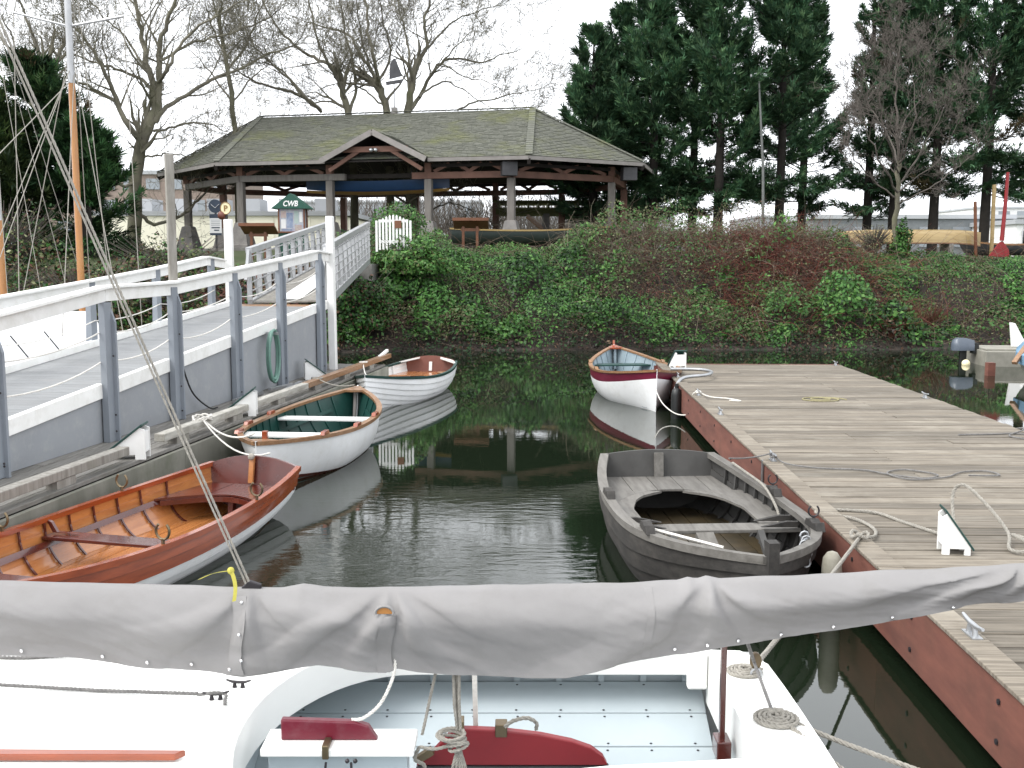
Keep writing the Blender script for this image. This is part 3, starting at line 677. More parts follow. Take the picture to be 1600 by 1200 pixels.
def ribs(h, root, m, tl, w=.022, u0=.12, u1=.97, d=.020, off=-.018):
    for t in tl:
        for side in (1,-1):
            us = np.linspace(u0,u1,9); dt = w/h.L/2
            secs = [[h.P(t-dt,u,side,off), h.P(t+dt,u,side,off), h.P(t+dt,u,side,off-d), h.P(t-dt,u,side,off-d)] for u in us]
            MB().loft(secs).build('rib', m, root)
def width_at(h, t, z, inset=.02):
    lo, hi = 0, 1
    for _ in range(22):
        m = (lo+hi)/2
        if h.P(t,m).z < z: lo = m
        else: hi = m
    return max(.01, h.P(t,lo).y-inset)
def thwart(h, root, m, t, z, w=.22, th=.03, name='thwart'):
    dt = w/2/h.L; a = width_at(h,t-dt,z); b = width_at(h,t+dt,z); x0 = (t-dt)*h.L; x1 = (t+dt)*h.L
    return MB().prism([(x0,-a,z),(x1,-b,z),(x1,b,z),(x0,a,z)], (0,0,-th)).build(name, m, root, bevel=.006)
def transom(h, root, m, th=.035, crown=.05):
    pts = [h.P(0,u,1) for u in np.linspace(0,1,14)]; w = pts[-1].y
    top = [V((pts[-1].x-.01, y, pts[-1].z+crown*(1-(y/w)**2))) for y in np.linspace(w,-w,13)][1:-1]
    poly = pts+top+[V((p.x,-p.y,p.z)) for p in pts[::-1]][:-1]
    return MB().prism(poly, (th,0,0)).build('transom', m, root, smooth=40)
def floorboards(h, root, m, t0, t1, z, n=5, gap=.012, wmax=.5):
    ts = np.linspace(t0,t1,12)
    for i in range(n):
        a = -wmax+2*wmax*i/n; b = -wmax+2*wmax*(i+1)/n-gap; secs = []
        for t in ts:
            w = width_at(h,t,z,.02); y0 = max(-w,min(w,a)); y1 = max(-w,min(w,b))
            if y1-y0 < .004: y1 = y0+.004
            secs.append([(t*h.L,y0,z),(t*h.L,y1,z),(t*h.L,y1,z-.015),(t*h.L,y0,z-.015)])
        MB().loft(secs).build('floorboard', m, root)
def oarlock_block(h, root, t, side, m, L_=.2):
    p = h.P(t,1,side); mb = MB().prism([(p.x-L_/2,p.y-side*.035,p.z+.008),(p.x-L_*.35,p.y-side*.035,p.z+.05),(p.x+L_*.35,p.y-side*.035,p.z+.05),(p.x+L_/2,p.y-side*.035,p.z+.008)], (0,side*.055,0))
    return mb.build('oarlock_pad', m, root, bevel=.006)
def oarlock(root, p, m, s=1.0, rot=0):
    mb = MB(); c = V(p); a = [R(q) for q in range(-235,56,24)]
    ca, sa = math.cos(rot), math.sin(rot)
    mb.tube([c+V((ca*.045*s*math.cos(q), sa*.045*s*math.cos(q), .075*s+.05*s*math.sin(q))) for q in a], .008*s, 6); mb.tube([c, c+V((0,0,.03*s))], .012*s, 6)
    return mb.build('oarlock', m, root, smooth=60)
def place(stern, bow):
    a = V((*stern,0)); b = V((*bow,0)); d = b-a; return a, math.atan2(d.y,d.x), d.length

# varnished clinker dinghy, lower left
def dinghy():
    loc, rz_, L = place((-2.56,10.30), (-3.87,5.45))
    root = thing('rowing_dinghy', 'varnished red brown clinker rowing dinghy with white lower hull', 'dinghy', loc, rz_)
    h = Hull(L, 1.44, (.47,.40,.62), draft=.12, tm=.42, tr=.66, pw=2.4, rake=.3, full=.55)
    boat(h, root, M_varn, M_varnl, strakes=8, botm=M_whitehull, topu=6, thick=.012, lap=.010)
    rails(h, root, M_varn, .03, .04); transom(h, root, M_varndk, crown=.09)
    ribs(h, root, M_varndk, [.13,.2,.26,.32,.38,.44,.5,.56,.62,.68,.74,.8,.86], w=.018, d=.012)
    for side in (1,-1):                                        # seat risers
        MB().loft([[h.P(t,.70,side,-.03),h.P(t,.78,side,-.03),h.P(t,.78,side,-.045),h.P(t,.70,side,-.045)] for t in np.linspace(.1,.9,20)]).build('seat_riser', M_varndk, root)
    thwart(h, root, M_varndk, .43, .27, .2); thwart(h, root, M_varndk, .66, .28, .2); thwart(h, root, M_varndk, .86, .38, .25)
    # horseshoe stern seat of three boards
    z = .28
    for y0, y1 in ((-.62,-.2),(-.195,.195),(.2,.62)):
        P = []
        xa = .05; n = 8
        for i in range(n+1):
            y = lerp(y0,y1,i/n); w = width_at(h,.13,z); y = max(-w,min(w,y)); P.append((.52+.42*abs(y/.62)**1.6, y, z))
        w0 = width_at(h,.03,z); P += [(xa+.03,max(-w0,min(w0,y1)),z),(xa+.03,max(-w0,min(w0,y0)),z)]
        MB().prism(P, (0,0,-.022)).build('stern_seat_board', M_varndk, root, bevel=.004)
    MB().loft([[(.53+.42*abs(y/.62)**1.6, y, z-.023),(.55+.42*abs(y/.62)**1.6, y, z-.023),(.55+.42*abs(y/.62)**1.6, y, z-.07),(.53+.42*abs(y/.62)**1.6, y, z-.07)] for y in np.linspace(-.52,.52,12)]).build('seat_apron', M_varndk, root)
    MB().beam((.45,0,z-.025),(.5,0,-.02),.05,.06).build('seat_post', M_varndk, root)
    floorboards(h, root, M_varnl, .06,.93,.035,8,.008,.62)
    for t in (.43,.66):
        for side in (1,-1):
            p = h.P(t,1,side); w = p.y*.98
            MB().prism([(t*L-.016,w-side*.0,p.z-.01),(t*L-.016,w-side*.05,p.z-.03),(t*L-.016,w-side*.10,p.z-.11),(t*L-.016,w-side*.30,.285),(t*L-.016,w-side*.06,.285)], (.03,0,0)).build('knee', M_varndk, root)
    for t in (.24,.53):
        for side in (1,-1):
            p = h.P(t,1,side); oarlock(root, (p.x,p.y-side*.0,p.z+.01), M_bronze, 1.25, math.pi/2)
    MB().beam((.10,0,.30),(.055,0,.55),.05,.03,(1,0,0)).build('sculling_notch_post', M_varnl, root)
    MB().ball((.075,0,.56),.035,8,6).build('rope_knot', M_rope, root)
dinghy()

# white double-ender with green inside
def green_boat():
    loc, rz_, L = place((-2.27,15.35), (-2.73,11.02))
    root = thing('double_ended_rowboat', 'smooth white double ended rowboat with dark green inside and wooden rim', 'rowboat', loc, rz_)
    h = Hull(L, 1.42, (.64,.48,.56), draft=.14, tm=.5, dbl=True, pw=2.5, pws=2.5, rake=.18, full=.52)
    boat(h, root, M_whitehull, M_greenin, botm=M_varndk, topu=2)
    rails(h, root, M_trimw, .05, .035)
    ribs(h, root, M_greenin, np.linspace(.1,.9,15), w=.02, d=.014)
    thwart(h, root, M_white, .36, .41, .24); thwart(h, root, M_white, .69, .43, .26)
    floorboards(h, root, M_greenin, .06,.94,.035,7,.010,.66)
    for side in (1,-1):
        MB().loft([[h.P(t,.70,side,-.036),h.P(t,.76,side,-.036),h.P(t,.76,side,-.05),h.P(t,.70,side,-.05)] for t in np.linspace(.12,.88,18)]).build('seat_riser', M_greenin, root)
    for t, side in ((.62,1),(.62,-1),(.42,1),(.42,-1),(.8,-1),(.8,1)): oarlock_block(h, root, t, side, M_varn, .22)
    for tt, sg in ((.0,1),(1.,-1)):       # breasthooks
        a = h.P(abs(tt-.055),1,1); p = h.P(tt,1)
        MB().prism([(p.x,0,p.z+.012),(a.x,a.y,a.z+.012),(a.x+sg*.05,0,a.z+.012),(a.x,-a.y,a.z+.012)], (0,0,-.03)).build('breasthook', M_trimw, root)
        MB().loft([[(q.x+sg*.14,-.02,q.z),(q.x+sg*.14,.02,q.z),(q.x+sg*.18,.02,q.z),(q.x+sg*.18,-.02,q.z)] for q in [h.P(tt,u) for u in np.linspace(.4,.97,7)]]).build('inner_stem', M_fascia, root)
    q = h.P(.93,1,1); MB().beam((q.x,0,q.z-.06),(q.x,0,q.z+.10),.06,.06).build('bitt', M_varn, root, bevel=.008)
green_boat()

# white clinker with red brown transom
def clinker():
    loc, rz_, L = place((-1.62,21.0), (-2.42,17.15))
    root = thing('clinker_dinghy', 'white lapstrake dinghy with red brown transom inside and dark green rim', 'dinghy', loc, rz_)
    h = Hull(L, 1.46, (.48,.42,.60), draft=.14, tm=.42, tr=.7, pw=2.3, rake=.12, full=.55)
    boat(h, root, M_whitehull, M_white, strakes=8, thick=.012, lap=.020)
    rails(h, root, M_green, .03, .035); transom(h, root, M_terr, crown=.10)
    ribs(h, root, M_white, np.linspace(.15,.85,11), w=.03, d=.016)
    z = .26
    for y0, y1 in ((-.7,-.3),(-.295,0),(.005,.3),(.305,.7)):
        w0 = width_at(h,.03,z); w1 = width_at(h,.2,z); c = lambda y, w: max(-w,min(w,y))
        MB().prism([(.05,c(y0,w0),z),(.62+.45*abs(c(y0,w1)),c(y0,w1),z),(.62+.45*abs(c(y1,w1)),c(y1,w1),z),(.05,c(y1,w0),z)], (0,0,-.02)).build('stern_seat_board', M_varnl, root)
    thwart(h, root, M_white, .45, .27, .2); thwart(h, root, M_white, .68, .30, .2); floorboards(h, root, M_white, .06,.93,.035,7,.010,.66)
    MB().beam((.07,0,.28),(.045,0,.46),.06,.03,(1,0,0)).build('rudder_block', M_white, root)
    for s in (1,-1): MB().prism([(.05,s*.46,.50),(.05,s*.22,.555),(.12,s*.22,.555),(.30,s*.58,.475)], (0,0,-.03)).build('quarter_knee', M_white, root)
    MB().lathe((.30,.33,.262), [(.12,0),(.13,.02),(.11,.03),(.02,.03)], 14).build('round_plate', M_trimw, root)
M_terr = mat('red_brown_transom', (.26,.085,.055), (.20,.065,.042), rough=.5, bump=.05)
clinker()

# white boat with magenta band
def magenta_boat():
    loc, rz_, L = place((2.10,21.6), (2.37,17.05))
    root = thing('pulling_boat', 'white double ended boat with magenta top band and pale blue inside', 'rowboat', loc, rz_)
    h = Hull(L, 1.52, (.74,.52,.70), draft=.16, tm=.5, dbl=True, pw=2.7, pws=2.2, rake=.08, full=.5)
    boat(h, root, M_whitehull, M_bluein, topm=M_magenta, topu=.82)
    rails(h, root, M_trimw, .05, .03)
    ribs(h, root, M_bluein, np.linspace(.08,.92,15), w=.02, d=.014)
    thwart(h, root, M_green, .22, .45, .3); thwart(h, root, M_green, .5, .36, .24); thwart(h, root, M_bluein, .74, .40, .24)
    floorboards(h, root, M_bluein, .06,.94,.035,7,.010,.66)
    for tt, sg in ((.0,1),(1.,-1)):
        a = h.P(abs(tt-.05),1,1); p = h.P(tt,1)
        MB().prism([(p.x,0,p.z+.012),(a.x,a.y,a.z+.012),(a.x+sg*.04,0,a.z+.012),(a.x,-a.y,a.z+.012)], (0,0,-.03)).build('breasthook', M_varn, root)
        MB().loft([[(q.x+sg*.14,-.025,q.z),(q.x+sg*.14,.025,q.z),(q.x+sg*.19,.025,q.z),(q.x+sg*.19,-.025,q.z)] for q in [h.P(tt,u) for u in np.linspace(.45,.97,7)]]).build('inner_stem', M_bluein, root)
    p = h.P(0,1); MB().beam((p.x-.01,0,p.z),(p.x-.03,0,p.z+.10),.04,.05).build('stem_head', M_varn, root)
    for t in (.35,.6):
        for s in (1,-1): oarlock_block(h, root, t, s, M_trimw, .2)
    p = h.P(.96,1); MB().beam((p.x+.06,0,p.z-.16),(p.x+.06,0,p.z+.09),.05,.06).build('bitt', M_varndk, root)
magenta_boat()

# old black tender
def tender():
    loc, rz_, L = place((1.47,10.45), (1.70,6.68))
    root = thing('old_tender', 'bluff bowed charcoal grey clinker tender with weathered curved benches', 'tender', loc, rz_)
    h = Hull(L, 1.50, (.55,.46,.56), draft=.2, tm=.44, tr=.74, pw=3.4, rake=.10, full=.5)
    boat(h, root, M_black, M_blackin2, strakes=6, thick=.018, lap=.022)
    rails(h, root, M_blackin, .06, .05); transom(h, root, M_blackin2, crown=.045)
    ribs(h, root, M_blackin2, np.linspace(.1,.9,14), w=.03, d=.02, off=-.022)
    z = .33
    def c(y, w): return max(-w, min(w, y))
    ins = lambda x: interp(x, [.70,.85,1.05,1.4,1.9,2.15], [.02,.28,.40,.49,.48,.42])
    for i in range(5):                      # stern sheets
        y0 = -.62+i*.248; y1 = y0+.242; w0 = width_at(h,.03,z); w1 = width_at(h,.2,z); P = [(.06,c(y1,w0),z),(.06,c(y0,w0),z)]
        for k in range(5):
            y = c(lerp(y0,y1,k/4), w1); P.append((.66+.34*(abs(y)/.5)**2.2, y, z))
        MB().prism(P, (0,0,-.022)).build('stern_seat_board', M_blackin, root, bevel=.003)
    for side in (1,-1):                     # curved side benches
        secs = []
        for x in np.linspace(.72,2.06,16):
            w = width_at(h,x/L,z); a = min(w-.02, max(ins(x), .10)); secs.append([(x,side*a,z-.002),(x,side*w,z-.002),(x,side*w,z-.024),(x,side*a,z-.024)])
        MB().loft(secs).build('side_bench', M_blackin, root)
    thwart(h, root, M_blackin, .575, .355, .22); 
    floorboards(h, root, M_floorb, .05,.94,.035,8,.010,.68)
    MB().beam((.09,0,.30),(.06,0,.57),.09,.04,(1,0,0)).build('transom_post', M_blackin, root)
    for side in (1,-1):                     # thwart knees
        p = h.P(.575,1,side); w = p.y*.97
        for dx in (-.11,.09): MB().prism([(.575*L+dx,w,p.z-.02),(.575*L+dx,w-side*.05,p.z-.05),(.575*L+dx,w-side*.13,.42),(.575*L+dx,w-side*.34,.375),(.575*L+dx,w-side*.05,.372)], (.035,0,0)).build('knee', M_black, root)
        MB().beam((.62*L,side*.36,.345),(.80*L,side*.30,.10),.05,.05).build('strut', M_blackin2, root)
    MB().beam((.63*L,-.1,.345),(.82*L,-.06,.02),.14,.05).build('mast_step', M_blackin, root)
    MB().box(.70*L,.80*L,.05,.30,.0,.05).build('foot_block', M_blackin, root)
    p = h.P(1,1); MB().loft([[(q.x-.05,-.035,q.z),(q.x+.05,-.035,q.z),(q.x+.05,.035,q.z),(q.x-.05,.035,q.z)] for q in [h.P(1,u) for u in np.linspace(0,1,7)]]+[[(p.x-.05,-.04,p.z+.11),(p.x+.05,-.035,p.z+.11),(p.x+.05,.035,p.z+.11),(p.x-.05,.04,p.z+.11)]]).build('stem_post', M_black, root)
    for t, s in ((.40,1),(.40,-1),(.74,1),(.74,-1)):
        q = h.P(t,1,s); MB().prism([(q.x-.14,q.y-s*.06,q.z+.008),(q.x-.11,q.y-s*.06,q.z+.06),(q.x-.02,q.y-s*.06,q.z+.075),(q.x+.03,q.y-s*.06,q.z+.055),(q.x+.10,q.y-s*.06,q.z+.075),(q.x+.14,q.y-s*.06,q.z+.008)], (0,s*.07,0)).build('oarlock_pad', M_black, root, bevel=.005)
    for t, s in ((.40,1),(.74,1)):
        q = h.P(t,1,s); oarlock(root, (q.x-.05,q.y-s*.02,q.z+.06), M_bronzedk, .9, math.pi/2)
    # a short chain and rope lashed on the bow quarter
    q = h.P(.86,1,1); mb = MB()
    for i in range(7): mb.tube([q+V((-.06+.012*i,-.05+.03*math.cos(a)+.01*math.sin(i*2),.03-.03*i+.03*math.sin(a))) for a in np.linspace(0,6.28,9)], .008, 5)
    mb.build('chain', M_metal, root)
    q = h.P(.72,1,-1); MB().tube([q+V((0,.03,.02)), V((.80*L,-.12,.42))], .013, 6).build('oar_shaft', M_ropew, root)
    mb = MB(); rope3(mb, spline([h.P(.12,1,1)+V((0,0,.03)),h.P(.2,1,1)+V((0,-.03,.04)),h.P(.32,1,1)+V((0,-.04,.035)),h.P(.42,1,1)+V((0,-.09,.03)),h.P(.5,1,1)+V((0,-.10,-.08)),h.P(.54,1,1)+V((0,-.16,-.17))],6), .012); mb.build('painter', M_rope, root)
M_floorb = mat('wet_ochre_floorboards', (.095,.068,.032), (.045,.036,.02), rough=.5, bump=.2)
tender()

# ------------------------------------------------------------------ foreground sailboat
YC = 3.85
def sailboat():
    root = thing('sailing_boat', 'white decked open sailing boat with grey covered boom in the foreground', 'sailboat', (-1.5,YC,0), w=True)
    XT = 1.2
    def hb(x): return interp(x, [-4.7,-4.2,-3.5,-2.5,-1.5,0,.8,XT], [0.01,.38,.72,1.02,1.13,1.155,1.13,1.08])
    def dz(x, y): return .595+.05*(1-min(1,abs(y-YC)/1.15)**2)+.05*max(0,(-x-1.5)/3)**2
    # hull shell
    secs = []
    for x in list(np.linspace(-4.7,XT,26)):
        b = hb(x); k = max(-.25, -.3+.25*abs((x+1.2)/3.5)**3); zt = dz(x, YC+b)-.005; s = []
        for y, z in [(-1,1),(-.97,.62),(-.88,.3),(-.55,.06),(0,0),(.55,.06),(.88,.3),(.97,.62),(1,1)]: s.append((x, YC+y*b, k+(zt-k)*z))
        secs.append(s)
    MB().loft(secs, closed=False).build('hull', M_whitehull, root, smooth=50)
    MB().add(secs[-1], [tuple(range(9))]).build('transom', M_whitehull, root)
    # cockpit opening
    XR = .92; XL = -.45; A = .58; Bq = .90; pts = []
    for i in range(12): pts.append((lerp(XR,XL,i/12), YC+Bq))
    for i in range(25): a = math.pi/2+math.pi*i/24; pts.append((XL+A*math.cos(a), YC+Bq*math.sin(a)))
    for i in range(1,13): pts.append((lerp(XL,XR,i/12), YC-Bq))
    for i in range(1,8): pts.append((XR, lerp(YC-Bq,YC+Bq,i/8)))
    # outer outline matching by direction
    def outer(px, py):
        c = V((0.0,YC)); d = V((px,py))-c
        lo, hi = 1, 12
        for _ in range(30):
            m = (lo+hi)/2; q = c+d*m
            if -4.7 < q.x < XT and abs(q.y-YC) < hb(q.x): lo = m
            else: hi = m
        return c+d*lo
    rings = []; out = [outer(*p) for p in pts]
    for k in range(11):
        t = k/10; rings.append([(lerp(p[0],q.x,t), lerp(p[1],q.y,t), dz(lerp(p[0],q.x,t), lerp(p[1],q.y,t))) for p, q in zip(pts, out)])
    n = len(pts); mb = MB(); mb.v = [p for r in rings for p in r]
    mb.f = [(k*n+i,k*n+(i+1)%n,(k+1)*n+(i+1)%n,(k+1)*n+i) for k in range(10) for i in range(n)]; mb.m = [0]*len(mb.f)
    mb.build('deck', M_fgdeck, root, smooth=60)
    # corners of the after deck that the ring leaves open
    # coaming board round the cockpit
    th = .022; secs = []
    ring = pts[:12]+pts[12:37]+pts[37:49]
    for i, p in enumerate(ring):
        q0 = V(ring[max(0,i-1)]); q1 = V(ring[min(len(ring)-1,i+1)]); d = (q1-q0).normalized(); nn = V((d.y,-d.x)); P = V(p)
        if (P+nn-V((0,YC))).length < (P-V((0,YC))).length: nn = -nn
        zt = interp(p[0], [-1.05,-.6,.2,XR], [.735,.715,.71,.70])
        zb = .555
        secs.append([(P.x-nn.x*.004,P.y-nn.y*.004,zb),(P.x+nn.x*th,P.y+nn.y*th,zb),(P.x+nn.x*th,P.y+nn.y*th,zt),(P.x-nn.x*.004,P.y-nn.y*.004,zt)])
    MB().loft(secs).build('coaming', M_fgdeck, root, smooth=35, bevel=.004)
    MB().box(XR-.004,XR+.018,YC-Bq,YC+Bq,.42,.665).build('aft_coaming', M_fgdeck, root, bevel=.003)
    for sy in (1,-1):
        yb = YC+sy*Bq; MB().box(XR-.10,XR-.006,min(yb,yb-sy*.05),max(yb,yb-sy*.05),.50,.69).build('corner_block', M_fgdeck, root, bevel=.012)
    # side planking inside, board by board, with ribs above and screws
    prof = [(1.06,.455),(.90,.365),(.72,.285),(.52,.215),(.30,.155),(.0,.12)]
    scr = MB(); sx = np.arange(-1.0,.9,.205)
    for sy in (1,-1):
        for (a,za),(b,zb) in zip(prof, prof[1:]):
            P = [(-1.15,YC+sy*a,za),(XR,YC+sy*a,za),(XR,YC+sy*(b+.006),zb+.003),(-1.15,YC+sy*(b+.006),zb+.003)]
            MB().prism(P, (0,0,-.018)).build('plank', M_fgin, root, bevel=.003)
            if sy == 1:
                for x in sx:
                    for f in (.10,.90):
                        y = lerp(a,b,f); z = lerp(za,zb,f); scr.lathe((x+rng.gauss(0,.004),YC+y,z+.0005), [(.006,0),(.006,.0018),(.001,.002)], 8)
        for x in sx:
            MB().box(x-.014,x+.014,min(YC+sy*1.065,YC+sy*1.09),max(YC+sy*1.065,YC+sy*1.09),.44,.592).build('rib', M_fgin, root)
    MB().box(-1.2,XR,YC+1.092,YC+1.10,.40,.60).build('plank', M_fgin, root)
    tag(scr.build('screw_heads', M_bronzedk, root), kind='stuff')
    MB().box(-1.17,-1.15,YC-1.05,YC+1.05,.1,.57).build('bulkhead', M_fgin, root)
    # centreboard case and board
    MB().box(-.93,-.40,YC-.045,YC+.045,.10,.635).build('case_side', M_fgin, root, bevel=.004)
    MB().box(-.95,-.37,YC-.09,YC+.09,.636,.668).build('case_cap', M_fgdeck, root, bevel=.006)
    MB().prism([(-.885,YC-.018,.669),(-.515,YC-.018,.669),(-.55,YC-.018,.725),(-.60,YC-.018,.742),(-.885,YC-.018,.752)], (0,.036,0)).build('centreboard', M_maroon, root, bevel=.006)
    MB().box(-.715,-.69,YC-.098,YC-.02,.63,.685).build('pivot_strap', M_bronze, root, bevel=.004)
    MB().tube(spline([(-.70,YC-.098,.62),(-.70,YC-.10,.57),(-.66,YC-.10,.545),(-.61,YC-.10,.56),(-.605,YC-.098,.62)],5), .005, 6).build('lanyard', M_bronzedk, root)
    for x in (-.62,-.59): MB().ball((x,YC-.096,.625),.009).build('eye_bolt', M_bronzedk, root)
    # cleats on the fore deck
    for x, y, r_ in ((-1.20,4.42,-.08),(-1.26,4.28,.12)):
        z = dz(x,y); mb = MB(); ca, sa = math.cos(r_), math.sin(r_)
        mb.tube([(x+ca*t,y+sa*t,z+h_) for t, h_ in ((-.055,.034),(-.03,.026),(0,.024),(.03,.026),(.055,.034))], [.004,.006,.007,.006,.004], 6)
        for t in (-.018,.018): mb.tube([(x+ca*t,y+sa*t,z-.002),(x+ca*t,y+sa*t,z+.024)], [.011,.006], 8)
        mb.build('cleat', M_bronzedk, root, smooth=60)
    mb = MB(); rope3(mb, [(-4.2,4.36,.70),(-3.2,4.40,.675),(-2.3,4.40,.657),(-1.8,4.36,.645),(-1.34,4.29,dz(-1.3,4.3)+.022)], .0085); 
    rope3(mb, spline([(-1.34,4.29,.655),(-1.27,4.27,.672),(-1.22,4.285,.66),(-1.21,4.24,.655),(-1.20,4.20,.652)],5), .008); mb.build('jib_sheet', M_ropeg, root)
    mb = MB(); rope3(mb, spline([(-4,4.95,.66),(-2.6,4.80,.628),(-2.2,4.80,.625),(-1.95,4.86,.64),(-1.75,4.93,.72)],6), .009); mb.ball((-1.86,4.87,.665),.02); mb.build('side_line', M_ropeg, root)
    MB().prism([(-4,3.70,.652),(-1.25,3.70,.652),(-1.22,3.735,.654),(-4,3.775,.655)], (0,0,.025)).build('king_plank', M_varn, root, bevel=.004)
    # thwart edge at the near end of the cockpit
    MB().prism([(.26,3.2,.60),(.92,3.2,.60),(.92,3.865,.585),(.55,3.82,.585),(.36,3.80,.585),(.26,3.78,.585)], (0,0,-.025)).build('thwart', M_fgdeck, root, bevel=.005)
    # boom, gallows and mast
    MB().tube([(-3.2,3.88,1.10),(-1,3.88,1.15),(1,3.88,1.22),(2.15,3.88,1.285)], [.045,.045,.035,.02], 12).build('boom', M_mast, root, smooth=60)
    MB().tube([(-3.3,YC,.4),(-3.3,YC,4),(-3.3,YC,7.4)], [.07,.065,.04], 12).build('mast', M_mast, root, smooth=60)
    MB().beam((.865,4.13,.52),(.855,4.08,1.06),.035,.022,(1,0,0)).build('boom_crutch', M_varndk, root, bevel=.004)
    MB().box(.835,.895,4.07,4.17,.465,.545).build('crutch_socket', M_varndk, root, bevel=.005)
    # sail cover: a draped tube of canvas with folds
    TX = [-3.2,-1.96,-1.0,-.44,.49,1.22,1.96,2.3]; TZ = [1.30,1.28,1.255,1.255,1.275,1.31,1.348,1.362]
    BX = [-3.2,-1.98,-1.66,-1.2,-1.02,-.90,-.74,-.55,-.46,-.44,-.36,-.2,.05,.2,.45,.74,1.23,1.72,1.94,2.3]
    BZ = [1.02,1.005,1.0,.945,.93,.945,.965,.945,.942,.955,.94,.93,.92,.925,.975,1.03,1.10,1.195,1.222,1.26]
    nx, nf = 520, 36
    xs = np.linspace(-3.2,2.0,nx); secs = []
    def fold(x, f):
        d = 0
        for x0, k, w, amp in ((-1.0,2.6,.42,.016),(-.45,3.2,.5,.016),(.74,2.8,.35,.022),(1.95,3.4,.8,.016),(-2.2,2.2,.8,.010)):
            g = math.exp(-((x-x0-(f-.3)*-.5)/w)**2); ang = math.atan2(f*.32+.03, (x-x0)+.02*math.sin(7*x))
            q_ = math.sin(ang*k*2.6+3*x0+2.2*noise.noise(V((x*2,f*2,x0)))); d += amp*g*(1.6*abs(q_)**.6*(1 if q_ > 0 else -.55))
        # long diagonal pull folds
        r1 = noise.noise(V((x*2.4-f*1.7,f*1.1+x*.9,4))); r2 = noise.noise(V((x*6-f*3.4,f*1.6+x,8))); d += .020*(.35-abs(r1))+.010*(.3-abs(r2))+.0045*(.3-abs(noise.noise(V((x*13-f*9,f*3+x*2,1)))))+.0022*noise.noise(V((x*40-f*11,f*13,5)))
        return .72*d*min(1,f*5)
    for x in xs:
        zt = interp(x,TX,TZ)+.006*noise.noise(V((x*6,0,2)))+.014*max(0,1-abs(x-.74)/.05)+.012*max(0,1-abs(x-.67)/.04)+.012*max(0,1-abs(x+.80)/.08)
        zb = interp(x,BX,BZ)+.006*noise.noise(V((x*4,1,2))); fr = []; bk = []
        notch = .085*max(0,1-abs(x+.437)/.03)*0
        for j in range(nf+1):
            f = j/nf; z = lerp(zt, zb+notch, f)
            w = .088*math.sin(min(1,f*2.4+.02)*math.pi/2)**.7*(1-.62*sstep(.28,1,f))+.010
            tap = interp(x,[.6,2.0],[1,.62]) if x > .6 else 1
            w *= tap
            fr.append((x, 3.88-w-fold(x,f), z)); bk.append((x+.002, 3.88+w+fold(x+5,f)*.7, z))
        secs.append(fr+bk[::-1])
    cov = MB().loft(secs, cap=False).build('sail_cover', M_canvas, root, smooth=75)
    def front(x, f):
        k = int(round((x+3.2)/5.2*(nx-1))); k = min(nx-1,max(0,k)); return V(secs[k][int(round(f*nf))])
    for x in (-1.86,-1.55,-1.38,-1.22,-1.07,.62,.86,1.02,1.22,1.44,1.66,.74):
        p = front(x,.93); MB().ball(p+V((0,-.004,0)),.0075,8,6).build('snap', M_snap, cov)
    for x, fs in ((-1.02,(.12,.45,.78)),(-.452,(.33,))):
        for f in fs: p = front(x,f); MB().ball(p+V((0,-.010,0)),.0065,8,6).build('snap', M_snap, cov)
    # overlapped seam flaps
    for x0, w_, f0, f1 in ((-1.055,.05,.06,.97),(-.505,.065,.25,.99),(.50,.028,.03,.97)):
        secs2 = []
        for f in np.linspace(f0,f1,22):
            a = front(x0,f); b = front(x0+w_*.5,f); c_ = front(x0+w_,f)
            dx = .012*math.sin(f*6)
            k_ = .35 if x0 > 0 else 1; dx *= k_; secs2.append([a+V((dx,-.003*k_,0)), b+V((dx,-.006*k_,0)), c_+V((dx,-.008*k_,0)), c_+V((dx,.003,0)), a+V((dx,.003,0))])
        MB().loft(secs2).build('seam_flap', M_canvas, cov, smooth=60)
    p = front(-.47,.20); mb = MB()
    mb.tube([p+V((.034*math.cos(a),-.008,.026*max(-.2,math.sin(a))-.002)) for a in np.linspace(-.3,math.pi+.3,14)], .006, 6); mb.build('port_hem', M_canvas, cov, smooth=60)
    MB().loft([[p+V((r_*math.cos(a)*.034,-.0075,.026*r_*max(-.15,math.sin(a))-.002)) for a in np.linspace(0,math.pi*2,20)[:-1]] for r_ in (.02,.98)], cap=False).build('boom_opening', M_mast, cov)
    # topping lift pair, tie and eye
    e = V((-1.0,3.88,1.275)); t = V((-3.28,3.86,6.98)); mb = MB(); rope3(mb, [e,t], .0052, .07); rope3(mb, [e+V((-.012,-.008,0)), t+V((-.012,-.008,0))], .0042, .06); mb.build('topping_lift', M_rope, root)
    MB().prism([(-1.035,3.875,1.20),(-.96,3.875,1.20),(-.955,3.875,1.27),(-1.0,3.875,1.285),(-1.03,3.875,1.26)], (0,.02,0)).build('lift_eye', M_bronzedk, root, bevel=.004)
    mb = MB()
    mb.loft([[(p+q) for q in (V((-.007,0,-.002)),V((.007,0,.002)),V((.007,.003,.002)),V((-.007,.003,-.002)))] for p in spline([(-1.165,3.80,1.315),(-1.12,3.80,1.335),(-1.07,3.80,1.345),(-1.045,3.80,1.34),(-1.03,3.79,1.29),(-1.035,3.785,1.235)],5)]); mb.ball((-1.05,3.81,1.345),.014); mb.build('yellow_tie', M_ropey, root)
    # mainsheet: falls from the boom to a tied bundle
    mb = MB()
    for dx, dy in ((-.012,.0),(.0,.012),(.012,-.004)): rope3(mb, [(-.215+dx,3.86+dy,1.02),(-.212+dx*.8,3.86+dy,.80),(-.205+dx*.5,3.86+dy,.70)], .0065)
    K = V((-.205,3.84,.67))
